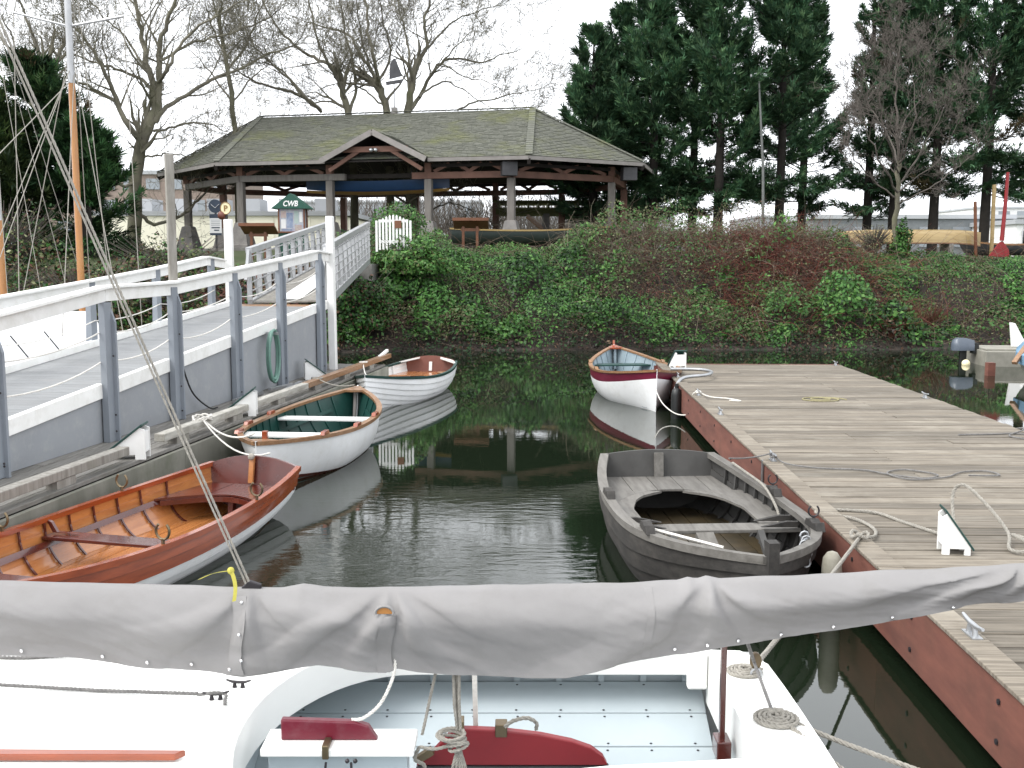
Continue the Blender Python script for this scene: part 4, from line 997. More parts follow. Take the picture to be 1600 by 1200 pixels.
    for i in range(6): rope3(mb, [K+V((.036*math.cos(a)*(1+.1*i)-.006*i,.03*math.sin(a),.010*i-.03+.012*math.cos(a+i))) for a in np.linspace(0,6.28,14)], .007)
    for dx in (-.03,-.012,.006,.02,.034): rope3(mb, [K+V((0,0,-.02)), K+V((dx*.7,-.01,-.10)), K+V((dx*1.4,-.015,-.22))], .0065)
    rope3(mb, spline([K+V((-.02,0,-.02)),K+V((-.09,-.01,-.035)),K+V((-.15,0,-.03))],5), .007); rope3(mb, spline([K+V((-.15,0,-.03)),K+V((-.17,0,-.08)),K+V((-.13,0,-.11)),K+V((-.16,-.01,-.16))],5), .008)
    mb.build('mainsheet', M_rope, root)
    mb = MB(); rope3(mb, [(-.27,3.9,1.03),(-.35,3.9,.66)], .0065); mb.build('lazy_line', M_rope, root)
    mb = MB(); rope3(mb, spline([(-.445,3.84,1.005),(-.45,3.83,.93),(-.50,3.83,.82),(-.57,3.84,.755),(-.615,3.85,.745)],6), .007); mb.build('pennant', M_ropew, root)
    MB().beam((-.165,4.3,.97),(-.155,4.3,.50),.035,.02,(1,0,0)).build('hanging_batten', M_ropew, root)
    # after deck tackle
    def coil(cx, cy, r_, nturn, seed):
        z = dz(cx,cy)+.008; pts_ = [(cx+ (r_*(1-.78*i/(nturn*16)))*math.cos(i*math.pi/8+seed), cy+(r_*.95*(1-.78*i/(nturn*16)))*math.sin(i*math.pi/8+seed), z+.0006*i*.4) for i in range(nturn*16)]
        mb = MB(); rope3(mb, pts_, .0095); return mb.build('rope_coil', M_rope, root)
    coil(1.065,4.60,.085,4,.3); coil(1.075,4.06,.095,4,1.1)
    MB().loft([[(1.10+r_*math.cos(a),4.57,.70+1.5*r_*math.sin(a)) for a in np.linspace(0,6.28,15)[:-1]] for r_ in (.001,.026)]+[[(1.10+.026*math.cos(a),4.55,.70+.039*math.sin(a)) for a in np.linspace(0,6.28,15)[:-1]],[(1.10+.001*math.cos(a),4.548,.70+.001*math.sin(a)) for a in np.linspace(0,6.28,15)[:-1]]]).build('block', M_bronze, root, smooth=40)
    mb = MB(); mb.tube([(1.10+.024*math.cos(a),4.54,.645+.024*math.sin(a)) for a in np.linspace(0,6.28,14)], .005, 6); mb.build('deck_ring', M_metal, root)
    mb = MB(); rope3(mb, [(.90,3.92,1.06),(1.09,4.55,.70)], .008); rope3(mb, [(1.09,4.55,.70),(1.07,4.1,.65)], .008); mb.build('stern_sheet', M_ropeg, root)
    return root
M_ropeg = mat('grey_rope', (.30,.29,.28), (.18,.175,.17), rough=.9, scale=40, bump=.4)
sailboat()
# loose red and grey rudder lying in the cockpit
def rudder():
    root = thing('stowed_rudder', 'red and grey painted rudder blade stowed inside the foreground boat', 'rudder', (0,4.2,.2), w=True)
    y = 4.16
    top = [(-.40,.402),(-.36,.43),(-.25,.55),(-.22,.563),(-.05,.556),(.12,.535),(.25,.507),(.33,.478),(.38,.44),(.40,.402)]
    MB().prism([(x,y,z) for x,z in top], (0,.04,0)).build('upper_blade', M_red, root, bevel=.006)
    MB().prism([(-.42,y,.10),(.44,y,.10),(.405,y,.398),(-.40,y,.398)][::-1], (0,.04,0)).build('lower_blade', M_dkgrey, root, bevel=.006)
    MB().box(-.235,-.20,y-.012,y+.05,.53,.60).build('gudgeon', M_bronze, root, bevel=.004); MB().box(-.07,-.02,y-.012,y+.05,.53,.585).build('gudgeon', M_bronze, root, bevel=.004)
    MB().beam((-.39,y-.02,.44),(-.33,y-.02,.48),.03,.03).build('gudgeon', M_bronze, root)
    mb = MB(); rope3(mb, spline([(-.03,y-.01,.575),(.0,y-.01,.60),(.06,y-.01,.615),(.10,y,.59),(.10,y+.01,.555)],6), .009); mb.build('lanyard', M_rope, root)
rudder()

# ------------------------------------------------------------------ mooring ropes, fenders, dock fittings
M_ropeo = mat('faded_yellow_rope', (.55,.50,.28), (.42,.38,.22), rough=.9, scale=40, bump=.3)
def D(u, v, z):
    """local dock coordinates (across, along) to world"""
    a = DK.rotation_euler.z; c, s = math.cos(a), math.sin(a); return V((DK.location.x+c*u-s*v, DK.location.y+s*u+c*v, z))
def rope_thing(label, paths, r, m, lay=True, cat='rope', name='mooring_rope', group=None):
    mb = MB()
    for p in paths:
        if lay: rope3(mb, p, r)
        else: mb.tube(p, r, 6)
    o = mb.build(name, m); return tag(o, label, cat, group)
k = V((2.46,7.25,.545))
knot = [k+V((.05*math.cos(a)*(1-.3*math.sin(2*a)),.055*math.sin(a),.02*math.cos(3*a)+.02)) for a in np.linspace(0,11,26)]
rope_thing('grey mooring rope knotted on the dock edge and trailing to the white wedge', [[(1.12,4.58,.69)]+sag((1.3,4.95,.66),k,.02,6), knot, spline([k,k+V((.14,.10,-.02)),k+V((.22,.36,-.025)),k+V((.16,.66,-.025)),k+V((-.06,.86,-.03)),k+V((.10,.95,-.03)),k+V((.40,.86,-.03)),k+V((.52,.55,-.03)),k+V((.66,.20,-.03)),k+V((.76,.05,-.03)),k+V((.80,.30,.0)),k+V((.86,.50,.20)),k+V((.92,.45,.28)),k+V((1.0,.25,.18)),k+V((1.06,.02,.03)),k+V((.96,-.22,-.02)),k+V((1.02,-.30,-.02)),k+V((1.12,-.18,.0)),k+V((1.08,.0,.02)),k+V((1.18,-.1,.0)),k+V((1.2,-.26,-.02)),k+V((1.12,-.4,-.02))],6)], .013, M_rope)
rope_thing('thin rope from the dark tender to a dock cleat, its tail coiled on planks', [sag((2.02,9.62,.66),D(.03,7.22,.60),.02,6), spline([D(.03,7.22,.59),D(.12,7.05,.53),D(.4,6.9,.515),D(.8,6.82,.515),D(1.0,6.6,.515),D(1.25,6.45,.515),D(1.42,6.62,.515),D(1.2,6.85,.515),D(.98,6.68,.515),D(1.1,6.4,.515),D(1.45,6.5,.515),D(1.7,6.75,.515),D(1.95,6.8,.515),D(1.98,6.6,.515),D(1.7,6.6,.515)],6), [D(.03+.03*math.cos(a),7.2+.09*math.sin(a),.58+.008*math.sin(3*a)) for a in np.linspace(0,12,30)]], .008, M_ropeg)
rope_thing('sagging painter from the magenta banded boat to a cleat on the dock', [spline([(2.33,17.0,.42),(2.42,16.7,.20),(2.58,16.2,.10),(2.72,15.6,.22),D(-.05,12.25,.52),D(.03,12.2,.59)],8), spline([D(.03,12.2,.58),D(.18,12.1,.52),D(.42,11.95,.515),D(.55,11.7,.515),D(.4,11.75,.515)],6), [D(.03+.03*math.cos(a),12.2+.09*math.sin(a),.58+.006*math.sin(3*a)) for a in np.linspace(0,12,28)]], .010, M_ropew)
rope_thing('yellowish rope coiled flat far out on the dock boards', [[D(1.75+(.34-.008*i)*math.cos(i*.42),11.9+(.26-.006*i)*math.sin(i*.42),.512+.0003*i) for i in range(34)]], .010, M_ropeo)
rope_thing('grey rope looped round the cleat at the right dock edge', [spline([D(2.5,8.9,.512),D(2.9,8.95,.512),D(3.2,9.0,.512),D(3.35,8.75,.512),D(3.2,8.6,.512),D(3.05,8.85,.512),D(3.3,9.1,.53),D(3.4,9.3,.53),D(3.42,9.9,.40)],6)], .009, M_ropeg)
rope_thing('pair of stern lines running from the white deck coil to the lower right', [sag((1.07,4.08,.66),(2.36,3.3,.54),.05,10), sag((1.09,4.03,.66),(1.75,2.75,.54),.05,10)], .011, M_rope)
p0 = LP(4.0,.10,.66)
rope_thing('rope from the bow of the green inside boat to the bull rail', [sag((-2.74,11.05,.66),p0,.12,10), [p0+V((.10*math.cos(a),.16*math.sin(a),.03*math.sin(2.3*a))) for a in np.linspace(0,16,44)]], .011, M_ropew)
rope_thing('rope from the stern of the varnished dinghy to the bull rail', [sag((-2.44,10.42,.56),LP(3.9,.05,.66),.16,10)], .010, M_ropew)
p1 = LP(-.55,.09,.66)
rope_thing('rope hitched round the bull rail with a white fender bag below', [[p1+V((.09*math.cos(a),.12*math.sin(a),.02*math.sin(1.7*a))) for a in np.linspace(0,15,40)], spline([p1+V((.08,0,0)),p1+V((.12,-.02,-.18)),p1+V((.14,.03,-.38))],5)], .013, M_rope)
o = MB().lathe(p1+V((.15,.05,-.60)), [(.01,0),(.06,.01),(.085,.05),(.075,.10),(.04,.16),(.02,.22)], 12).build('fender_bag', M_ropew, smooth=60); tag(o, 'small white bag shaped fender hanging beside the varnished dinghy', 'fender')
rope_thing('line from the far double ender to the brown bull rail', [sag((-2.3,15.2,.68),LP(8.2,.10,.66),.06,8), sag(LP(8.2,.10,.66),LP(7.0,.12,.60),.02,6), [LP(8.2+.10*math.sin(a),.09+.07*math.cos(a),.66) for a in np.linspace(0,12,24)]], .010, M_rope)
rope_thing('line tying the white lapstrake dinghy to the float end', [sag((-2.42,17.3,.60),LP(10.8,.10,.66),.05,8), [LP(10.8+.08*math.sin(a),.09+.07*math.cos(a),.66) for a in np.linspace(0,12,24)]], .010, M_ropew)
o = MB().lathe((2.60,16.45,-.25), [(.01,0),(.07,.03),(.085,.10),(.085,.62),(.07,.70),(.03,.73),(.03,.80),(.01,.80)], 16).build('fender', M_rubber, smooth=50); tag(o, 'black cylindrical fender between the magenta banded boat and the dock', 'fender')
o = MB().lathe((2.20,7.02,-.12), [(.01,0),(.05,.02),(.068,.08),(.07,.50),(.062,.58),(.035,.62),(.01,.63)], 14).build('fender', M_fender, smooth=50); tag(o, 'dirty white fender hanging at the bow of the charcoal tender', 'fender')
def wedge(label, p, rz_, s=1.0, tilt=0):
    root = thing('dock_wedge', label, 'dock wedge', p, rz_, group='white wedges with green tops on the docks')
    # side profile in x-z, thickness along y
    prof = [(-.05,.0),(.30,.0),(.30,.06),(.20,.06),(.20,.0)]
    sd = [(-.02,0),(.22,0),(.22,.30),(.18,.32),(-.16,.06),(-.16,.0)]
    for y0 in (-.10,.075): MB().prism([(x*s,y0*s,z*s) for x,z in [(-.16,.0),(-.08,.0),(-.08,.05),(.12,.05),(.12,.0),(.22,.0),(.22,.30),(.17,.32),(-.16,.06)][::-1]], (0,.025*s,0)).build('side_board', M_white, root)
    MB().box(.195*s,.215*s,-.073*s,.073*s,.07*s,.28*s).build('back_board', M_white, root)
    MB().beam((-.20*s,0,.045*s),(.20*s,0,.355*s),.24*s,.02*s).build('slanted_top', M_green, root, bevel=.004)
    return root
wedge('white wedge with green top on the float nearest the varnished dinghy', LP(2.35,.18,.5), R(4), 1.0)
wedge('white wedge with green top on the float beside the bow of the green inside boat', LP(5.3,.18,.5), R(7), 1.0)
wedge('white wedge with green top against the grey ramp panel behind the hose', RP(8.1,-.32,.5), R(198), .95)
wedge('white wedge seen square on at the far left corner of the plank dock', D(.22,16.2,.5), R(-80), 1.0)
wedge('white wedge with rope draped over it on the plank dock boards', D(.60,4.05,.5), R(171), .78).scale = (.62,1,1.12)
# hose coil on the ramp wall
def hose():
    root = thing('garden_hose', 'pale green hose hung in a loop on the grey ramp wall', 'hose', RP(6.5,-.15,.5), w=True)
    c = RP(6.6,-.12,1.02)
    for k_, (rr, dx) in enumerate(((.33,0),(.31,.02),(.35,-.015))):
        MB().tube([c+RD*((rr*.62)*math.cos(a)+dx)+V((0,0,rr*1.15*math.sin(a)))+RN*(-.02*k_) for a in np.linspace(0,6.28,30)], .022, 8).build('hose_loop', M_hose, root, smooth=60)
    MB().beam(RP(6.6,-.04,1.37),RP(6.6,-.22,1.37),.06,.04).build('hanger', M_metal, root)
    MB().beam(RP(6.2,-.22,.56),RP(6.85,-.35,.56),.05,.035).build('nozzle', M_metal, root)
hose()
o = MB().beam(RP(5.0,-.16,.535),RP(6.0,-.18,.535),.05,.05).build('pipe_length', M_metal); tag(o, 'short pale pipe lying on the float against the grey ramp', 'pipe')
o = MB().beam(RP(6.3,-.42,.53),RP(7.35,-.30,.53),.06,.045).build('pipe_length', M_metal); tag(o, 'grey pipe lying on the float under the hose loop', 'pipe')
rope_thing('black power cable drooping down the ramp panel to the float', [spline([RP(3.6,-.06,1.35),RP(3.75,-.07,1.0),RP(3.95,-.08,.75),RP(4.3,-.12,.54),RP(4.5,-.14,.52)],6)], .011, M_rubber, False, 'cable', 'power_cable')

# ------------------------------------------------------------------ pavilion
PC = V((-5.35,39.35,0)); PA = V((.975,-.221,0)); PB = V((.221,.975,0)); ZF = 2.93
def PP(a, b, z): return PC+PA*a+PB*b+V((0,0,z))
def pavilion():
    root = thing('pavilion', 'open timber pavilion with long hipped mossy shingle roof and small gable', 'pavilion', PP(0,6,ZF), w=True)
    E_ = [(6.1,0),(9.8,3.7),(9.8,8.3),(6.1,12),(-6.1,12),(-11.1,7.8),(-11.1,4.2),(-6.1,0)]; ZE = 6.16; ZR = 8.62
    RB_, RA_ = (5.0,6.0), (-7.1,6.0)
    faces = [[E_[7],E_[0],RB_,RA_],[E_[0],E_[1],RB_],[E_[1],E_[2],RB_],[E_[2],E_[3],RB_],[E_[3],E_[4],RA_,RB_],[E_[4],E_[5],RA_],[E_[5],E_[6],RA_],[E_[6],E_[7],RA_]]
    # soffit boards under each roof plane
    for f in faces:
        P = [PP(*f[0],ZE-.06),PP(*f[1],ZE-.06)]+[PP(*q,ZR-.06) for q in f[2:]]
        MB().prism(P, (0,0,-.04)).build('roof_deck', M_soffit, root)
    # shingles, course by course
    mb = MB()
    def shingle_plane(p0, p1, q0, q1, expo=.17, flare=.0):
        """p0-p1 eave, q0-q1 top edge (may coincide)"""
        sl = ((q0+q1)/2-(p0+p1)/2).length; n = int(sl/expo); nr = (p1-p0).cross((q0+q1)/2-(p0+p1)/2).normalized()
        if nr.z < 0: nr = -nr
        for i in range(n):
            t0 = i/n; t1 = min(1,(i+1.25)/n); a0 = p0.lerp(q0,t0); a1 = p1.lerp(q1,t0); b0 = p0.lerp(q0,t1); b1 = p1.lerp(q1,t1); L_ = (a1-a0).length
            if L_ < .05: continue
            s = 0
            while s < L_-.01:
                w = min(L_-s, rng.uniform(.13,.36)); f0 = s/L_; f1 = min(1,(s+w-.008)/L_); j = rng.uniform(-.012,.012)
                up = nr*(.030+rng.uniform(-.006,.012)); dn = (a0-b0).normalized()*j
                A0 = a0.lerp(a1,f0)+dn; A1 = a0.lerp(a1,f1)+dn; B0 = b0.lerp(b1,f0); B1 = b0.lerp(b1,f1)
                mb.add([A0,A1,A1+up,A0+up,B1+nr*.006,B0+nr*.006], [(0,1,2,3),(3,2,4,5)]); s += w
    for f in faces:
        z0, z1 = ZE, ZR; P = [PP(*f[0],z0),PP(*f[1],z0)]; Q = [PP(*q,z1) for q in f[2:]]
        q1 = Q[0]; q0 = Q[-1]; shingle_plane(P[0],P[1],q0,q1)
    # gable: small front roof
    ga, gw, gz = .35, 1.95, 7.12; gb = -.35
    dep = (gz-ZE)/(ZR-ZE)*6.0
    for sd in (-1,1):
        shingle_plane(PP(ga+sd*gw,gb,ZE+.03),PP(ga+sd*gw,.15,ZE+.03),PP(ga,gb,gz+.03),PP(ga,dep,gz+.03),.15)
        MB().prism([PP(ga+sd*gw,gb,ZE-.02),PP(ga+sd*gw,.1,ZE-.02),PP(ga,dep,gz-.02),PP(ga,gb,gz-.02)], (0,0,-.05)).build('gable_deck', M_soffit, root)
        MB().beam(PP(ga+sd*(gw+.08),gb-.03,ZE-.08),PP(ga,gb-.03,gz-.03),.05,.20).build('barge_board', M_fascia, root)
        MB().beam(PP(ga+sd*(gw-.15),gb+.30,ZE-.40),PP(ga+sd*.55,gb+.30,gz-.62),.10,.14).build('brace', M_brown, root)
    MB().beam(PP(ga-1.25,gb+.28,gz-.62),PP(ga+1.25,gb+.28,gz-.62),.12,.20).build('tie_beam', M_brown, root)
    mbp = MB()
    for sx in (-.09,.09): mbp.ball(PP(ga+sx,gb+.12,gz-.66),.075)
    mbp.beam(PP(ga,gb+.2,gz-.6),PP(ga,gb+.1,gz-.66),.05,.05); mbp.build('floodlight', M_metal, root)
    # ridge and hip caps
    for p, q in ((RA_,RB_),(RB_,E_[0]),(RB_,E_[1]),(RA_,E_[7]),(RA_,E_[6])):
        zp = ZR; zq = ZR if (p,q) == (RA_,RB_) else ZE
        a = PP(*p,zp+.05); b = PP(*q,zq+.05); n = max(4,int((b-a).length/.28))
        for i in range(n):
            mb.beam(a.lerp(b,i/n)+V((0,0,.004)), a.lerp(b,(i+1.1)/n)+V((0,0,.02)),.26,.022)
    tag(mb.build('shingles', M_shingle, root), kind='stuff')
    # fascia
    n = len(E_)
    for i in range(n):
        a, b = E_[i], E_[(i+1)%n]
        if i == 7:
            for x0, x1 in ((a[0],ga-gw-.05),(ga+gw+.05,b[0])): MB().beam(PP(x0,-.02,ZE-.07),PP(x1,-.02,ZE-.07),.05,.13).build('fascia', M_fascia, root)
        else: MB().beam(PP(*a,ZE-.07),PP(*b,ZE-.07),.05,.13).build('fascia', M_fascia, root)
    # posts, pedestals, beams, braces
    cen = (-.6,6.0); ins = lambda p, k: (cen[0]+(p[0]-cen[0])*k, cen[1]+(p[1]-cen[1])*k)
    ring = [ins(p,.88) for p in E_]; fb = ring[0][1]
    posts = [ring[7],(-1.75,fb),(2.15,fb),ring[0],ring[1],ring[2],ring[3],(2.15,12-fb),(-1.75,12-fb),ring[4],ring[5],ring[6]]
    for i, (a, b) in enumerate(posts):
        front = i in (0,1,2,3,4,11)
        m = M_post if front else M_brown
        MB().beam(PP(a,b,ZF-.4),PP(a,b,5.45),.27,.27,PA).build('post', m, root, bevel=.02)
        MB().loft([[PP(a+sx*w,b+sy*w,z) for sx,sy in ((-1,-1),(1,-1),(1,1),(-1,1))] for w,z in ((.42,ZF-.5),(.40,ZF+.12),(.38,ZF+.14),(.23,ZF+.86),(.21,ZF+.95),(.15,ZF+.98))]).build('pedestal', M_stone, root)
        MB().beam(PP(a,b,5.70),PP(a,b,ZE-.12),.24,.24,PA).build('king_block', M_brown, root)
    for i in range(len(posts)):
        p, q = posts[i], posts[(i+1)%len(posts)]; P = PP(*p,5.58); Q = PP(*q,5.58); d = (Q-P).normalized()
        if i == 1:        # gap under the gable: stub ends
            MB().beam(P-d*.0,P+d*.62,.20,.24).build('beam_stub', M_post, root); MB().beam(Q-d*.62,Q,.20,.24).build('beam_stub', M_brown, root)
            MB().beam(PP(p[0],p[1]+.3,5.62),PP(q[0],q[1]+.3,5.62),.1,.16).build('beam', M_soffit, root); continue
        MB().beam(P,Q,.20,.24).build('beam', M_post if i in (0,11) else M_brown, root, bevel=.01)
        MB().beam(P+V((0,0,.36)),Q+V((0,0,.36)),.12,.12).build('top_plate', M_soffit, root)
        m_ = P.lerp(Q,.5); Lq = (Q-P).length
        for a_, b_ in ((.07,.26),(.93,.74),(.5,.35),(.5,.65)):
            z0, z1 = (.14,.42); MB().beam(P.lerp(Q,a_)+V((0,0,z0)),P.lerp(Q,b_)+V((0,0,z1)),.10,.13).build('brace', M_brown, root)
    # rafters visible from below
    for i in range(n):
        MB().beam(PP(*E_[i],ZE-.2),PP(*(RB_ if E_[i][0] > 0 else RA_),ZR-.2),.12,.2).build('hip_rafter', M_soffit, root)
    # floor and low perimeter bench wall on the left
    MB().prism([PP(*ins(p,.95),ZF) for p in E_], (0,0,-.14)).build('floor', M_conc, root)
    for i, (p,q) in enumerate(((ring[5],ring[6]),(ring[6],ring[7]),(ring[7],(-3.2,fb)))):
        P = PP(*p,ZF-.05); Q = PP(*q,ZF-.05)
        MB().beam(P,Q,.5,.10).build('bench_cap', M_oldwood, root)
        MB().beam(P+V((0,0,-.15)),Q+V((0,0,-.15)),.06,.07).build('rail', M_post, root)
        k = int((Q-P).length/.35)
        for j in range(k): MB().beam(P.lerp(Q,(j+.5)/k)+V((0,0,-.04)),P.lerp(Q,(j+.5)/k)+V((0,0,-.85)),.09,.09).build('baluster', M_post, root)
    # loudspeaker boxes on the right hand posts
    for p in (ring[0],ring[1]):
        MB().box(-.28,.28,-.2,.2,-.25,.25).build('loudspeaker', M_dkgrey, root, bevel=.02).matrix_local = Matrix.Translation(PP(p[0]+(.0 if p is ring[0] else .7),p[1]-.35,5.74)-root.location)@Matrix.Rotation(.2,4,'Z')
    # weather vane with a little sailing boat
    vb = PP(-.97,6,ZR); vane = MB().box(vb.x-.12,vb.x+.12,vb.y-.12,vb.y+.12,ZR-.02,ZR+.24).build('vane_base', M_stone, root)
    v0 = vb+V((0,0,.24))
    MB().tube([v0,v0+V((0,0,1.0))], .022, 6).build('vane_rod', M_bronzedk, vane)
    mbp = MB(); y = -.02
    mbp.prism([v0+V((-.32,y,.92)),v0+V((.33,y,1.02)),v0+V((.40,y,1.18)),v0+V((-.36,y,1.06))], (0,.04,0)); mbp.prism([v0+V((-.20,y,1.16)),v0+V((.36,y,1.30)),v0+V((.06,y,2.02)),v0+V((-.02,y,2.0)),v0+V((-.16,y,1.8))], (0,.04,0)); mbp.build('vane_boat', M_dkgrey, vane)
    return root
pavilion()
def text(s, p, size, m, parent, rot, name='lettering', ext=.004, align='CENTER', shear=0, bold=0):
    c = bpy.data.curves.new(name, 'FONT'); c.body = s; c.size = size; c.extrude = ext; c.align_x = align; c.align_y = 'CENTER'; c.shear = shear; c.offset = bold; c.resolution_u = 3
    o = bpy.data.objects.new(name, c); col.objects.link(o); dg = bpy.context.evaluated_depsgraph_get(); me = bpy.data.meshes.new_from_object(o.evaluated_get(dg)); bpy.data.objects.remove(o)
    me.materials.clear(); me.materials.append(m); o = link(name, me, parent); o.location = (V(p)-parent.location) if parent.get('_w') else V(p); o.rotation_euler = rot; return o
def kiosk():
    p = V((-7.55,36.6,2.50)); root = thing('notice_kiosk', 'green notice kiosk with white lettered pitched roof panel and posters', 'kiosk', p)
    MB().box(-.56,.56,-.28,.28,0,.92).build('base', M_signgreen, root, bevel=.01); MB().box(-.60,.60,-.31,.31,.921,.975).build('ledge', M_lectern, root)
    for x in (-.56,.50):
        for y in (-.28,.22): MB().box(x,x+.06,y,y+.06,.976,1.76).build('corner_post', M_lectern, root)
    MB().box(-.499,.499,-.25,.25,.976,1.76).build('poster_board', M_print, root)
    for x0,x1,z0,z1,m in ((-.44,-.24,1.08,1.40,M_signwhite),(-.20,.06,1.10,1.62,M_p1),(-.44,-.22,1.45,1.70,M_p2),(.12,.30,1.25,1.70,M_p3),(.14,.42,1.0,1.2,M_p2),(.33,.46,1.3,1.66,M_signwhite),(-.42,.02,1.0,1.06,M_p1)):
        MB().box(x0,x1,-.256,-.2505,z0,z1).build('poster', m, root)
    rf = MB().prism([(-.82,-.42,1.765),(.82,-.42,1.765),(.0,-.42,2.30)], (0,.84,0)).build('roof', M_signgreen, root)
    root.scale = (.82,1,.97)
    text('CWB', (0,-.425,1.93), .27, M_signwhite, root, (R(90),0,0), shear=.25, bold=.006)
    text('WOODEN BOAT\nRENTALS', (0,-.285,.60), .15, M_signwhite, root, (R(90),0,0))
M_p1 = mat('poster_blue', (.20,.28,.45), (.45,.50,.62), rough=.4, scale=6, bump=0); M_p2 = mat('poster_rose', (.60,.42,.40), (.66,.62,.55), rough=.4, scale=9, bump=0); M_p3 = mat('poster_green', (.48,.66,.60), (.66,.72,.70), rough=.4, scale=7, bump=0)
kiosk()
def lectern(label, p, rz_=0, s=1.0):
    root = thing('display_stand', label, 'display stand', p, rz_, group='brown display stands')
    for x in (-.26,.22): MB().box(x*s,(x+.09)*s,-.05,.05,-.1,.86*s).build('leg', M_lectern, root)
    MB().box(-.30*s,.35*s,-.04,.04,.70*s,.80*s).build('cross_rail', M_lectern, root)
    MB().prism([(-.60*s,-.34,.78*s),(.60*s,-.34,.78*s),(.60*s,.30,1.06*s),(-.60*s,.30,1.06*s)], (0,0,.06)).build('slanted_top', M_lectern, root, bevel=.01)
    MB().prism([(-.62*s,.305,1.03*s),(.62*s,.305,1.03*s),(.62*s,.345,1.05*s),(-.62*s,.345,1.05*s)], (0,0,.10)).build('lip', M_lectern, root)
lectern('brown slant topped display stand left of the green kiosk', (-8.35,35.0,2.58), R(180), .95)
lectern('brown slant topped display stand on the grass under the pavilion middle', (-1.42,36.6,2.76), R(180), 1.0)
def signs():
    p = V((-10.6,38.0,2.6)); root = thing('notice_sign', 'white and blue parking notice on a post left of the pavilion pillar', 'sign', p)
    MB().box(-.03,.03,-.03,.03,0,1.75).build('post', M_dkgrey, root); MB().box(-.21,.21,-.05,-.032,.75,1.50).build('panel', M_signwhite, root)
    MB().box(-.21,.21,-.056,-.0505,1.36,1.50).build('header', M_signblue, root); MB().box(-.21,.21,-.056,-.0505,.75,.83).build('footer', M_signblue, root)
    for z in (1.28,1.22,1.16,1.10): MB().box(-.16,.16,-.0545,-.0505,z,z+.022).build('print_line', M_bgrey, root)
    for x0,x1,z in ((-.15,.15,1.0),(-.06,.12,.91)): MB().box(x0,x1,-.0545,-.0505,z,z+.04).build('print_line', M_signblue, root)
    MB().loft([[(r_*math.cos(a),-.05,1.78+r_*math.sin(a)) for a in np.linspace(0,6.28,19)[:-1]] for r_ in (.001,.24)]+[[(.24*math.cos(a),-.03,1.78+.24*math.sin(a)) for a in np.linspace(0,6.28,19)[:-1]],[(.001*math.cos(a),-.03,1.78+.001*math.sin(a)) for a in np.linspace(0,6.28,19)[:-1]]]).build('emblem_disc', M_signblue, root)
    MB().beam((-.15,-.055,1.85),(0,-.055,1.72),.006,.05,(0,1,0)).build('emblem_stroke', M_signwhite, root); MB().beam((.15,-.055,1.85),(0,-.055,1.72),.006,.05,(0,1,0)).build('emblem_stroke', M_signwhite, root)
    p = V((-5.1,19.0,3.22)); p = V((-9.72,36.2,0)); root = thing('round_sign', 'round cream sign with a letter P above a red lamp', 'sign', (-9.74,36.2,2.6))
    ring = lambda r_, y: [(r_*math.cos(a),y,1.62+r_*1.15*math.sin(a)) for a in np.linspace(0,6.28,25)[:-1]]
    MB().loft([ring(.001,-.05),ring(.185,-.05),ring(.185,-.02),ring(.001,-.02)]).build('disc', M_signcream, root)
    MB().tube([(.175*math.cos(a),-.052,1.62+.175*1.15*math.sin(a)) for a in np.linspace(0,6.28,25)], .014, 6).build('rim', M_yellow, root)
    text('P', (0,-.058,1.61), .27, M_yellow, root, (R(90),0,0), bold=.008)
    MB().ball((-.16,-.02,1.38),.13,12,8,(1,1,1.1)).build('lamp', M_terr, root, smooth=60); MB().box(-.02,.03,-.015,.03,0,1.6).build('post', M_dkgrey, root)
M_signcream = mat('sign_cream', (.78,.70,.45), (.74,.66,.42), rough=.5, bump=0)
signs()
# boats in and around the pavilion
def hung_boat():
    p = PP(-.2,1.6,4.95); root = thing('hanging_skiff', 'long dark blue boat with ochre bottom hung under the pavilion gable', 'boat', p, math.atan2(PA.y,PA.x))
    ts = np.linspace(-1,1,25)
    def sec(t, k0, k1):
        b = .52*max(.02,1-abs(t)**2.6); return [(t*2.9, b*f, lerp(k0,k1,g)+.12*t*t) for f, g in ((-1,1),(-.92,.5),(-.6,.0),(.6,0),(.92,.5),(1,1))]
    MB().loft([sec(t,.12,.50) for t in ts]).build('hull', M_blue, root, smooth=40)
    MB().loft([[(t*2.9, .40*max(.02,1-abs(t)**2.6)*f, .105+.12*t*t-z) for f, z in ((-1,0),(-.5,.10),(.5,.10),(1,0))] for t in ts]).build('bottom', M_yellow, root, smooth=40)
    for x in (-1.5,1.5): MB().tube([(x,.3,.55),(x,.3,1.1)], .012, 5).build('sling', M_rubber, root); MB().tube([(x,-.3,.55),(x,-.3,1.1)], .012, 5).build('sling', M_rubber, root)
hung_boat()
def stored_boat(label, p, rz_, L, B, m, mi, rim, hh=.62):
    root = thing('stored_boat', label, 'boat', p, rz_); h = Hull(L, B, (hh+.08,hh,hh+.18), draft=.0, tm=.45, tr=.7, pw=2.4, rake=.3)
    boat(h, root, m, mi, nt=16); rails(h, root, rim, .04, .05); transom(h, root, m)
    for x in (.2*L,.75*L): MB().box(x,x+.1,-.4,.4,-.3,-.0).build('chock', M_oldwood, root)
M_dkgreen = mat("dark_grey_green_paint", (.055,.075,.07), (.04,.055,.05), rough=.5, bump=.04)
stored_boat('dark grey green boat with wooden rim stored under the pavilion right side', (-2.2,38.3,2.98), R(-2), 6.0, 1.5, M_dkgreen, M_dkgreen, M_canoe, .55)
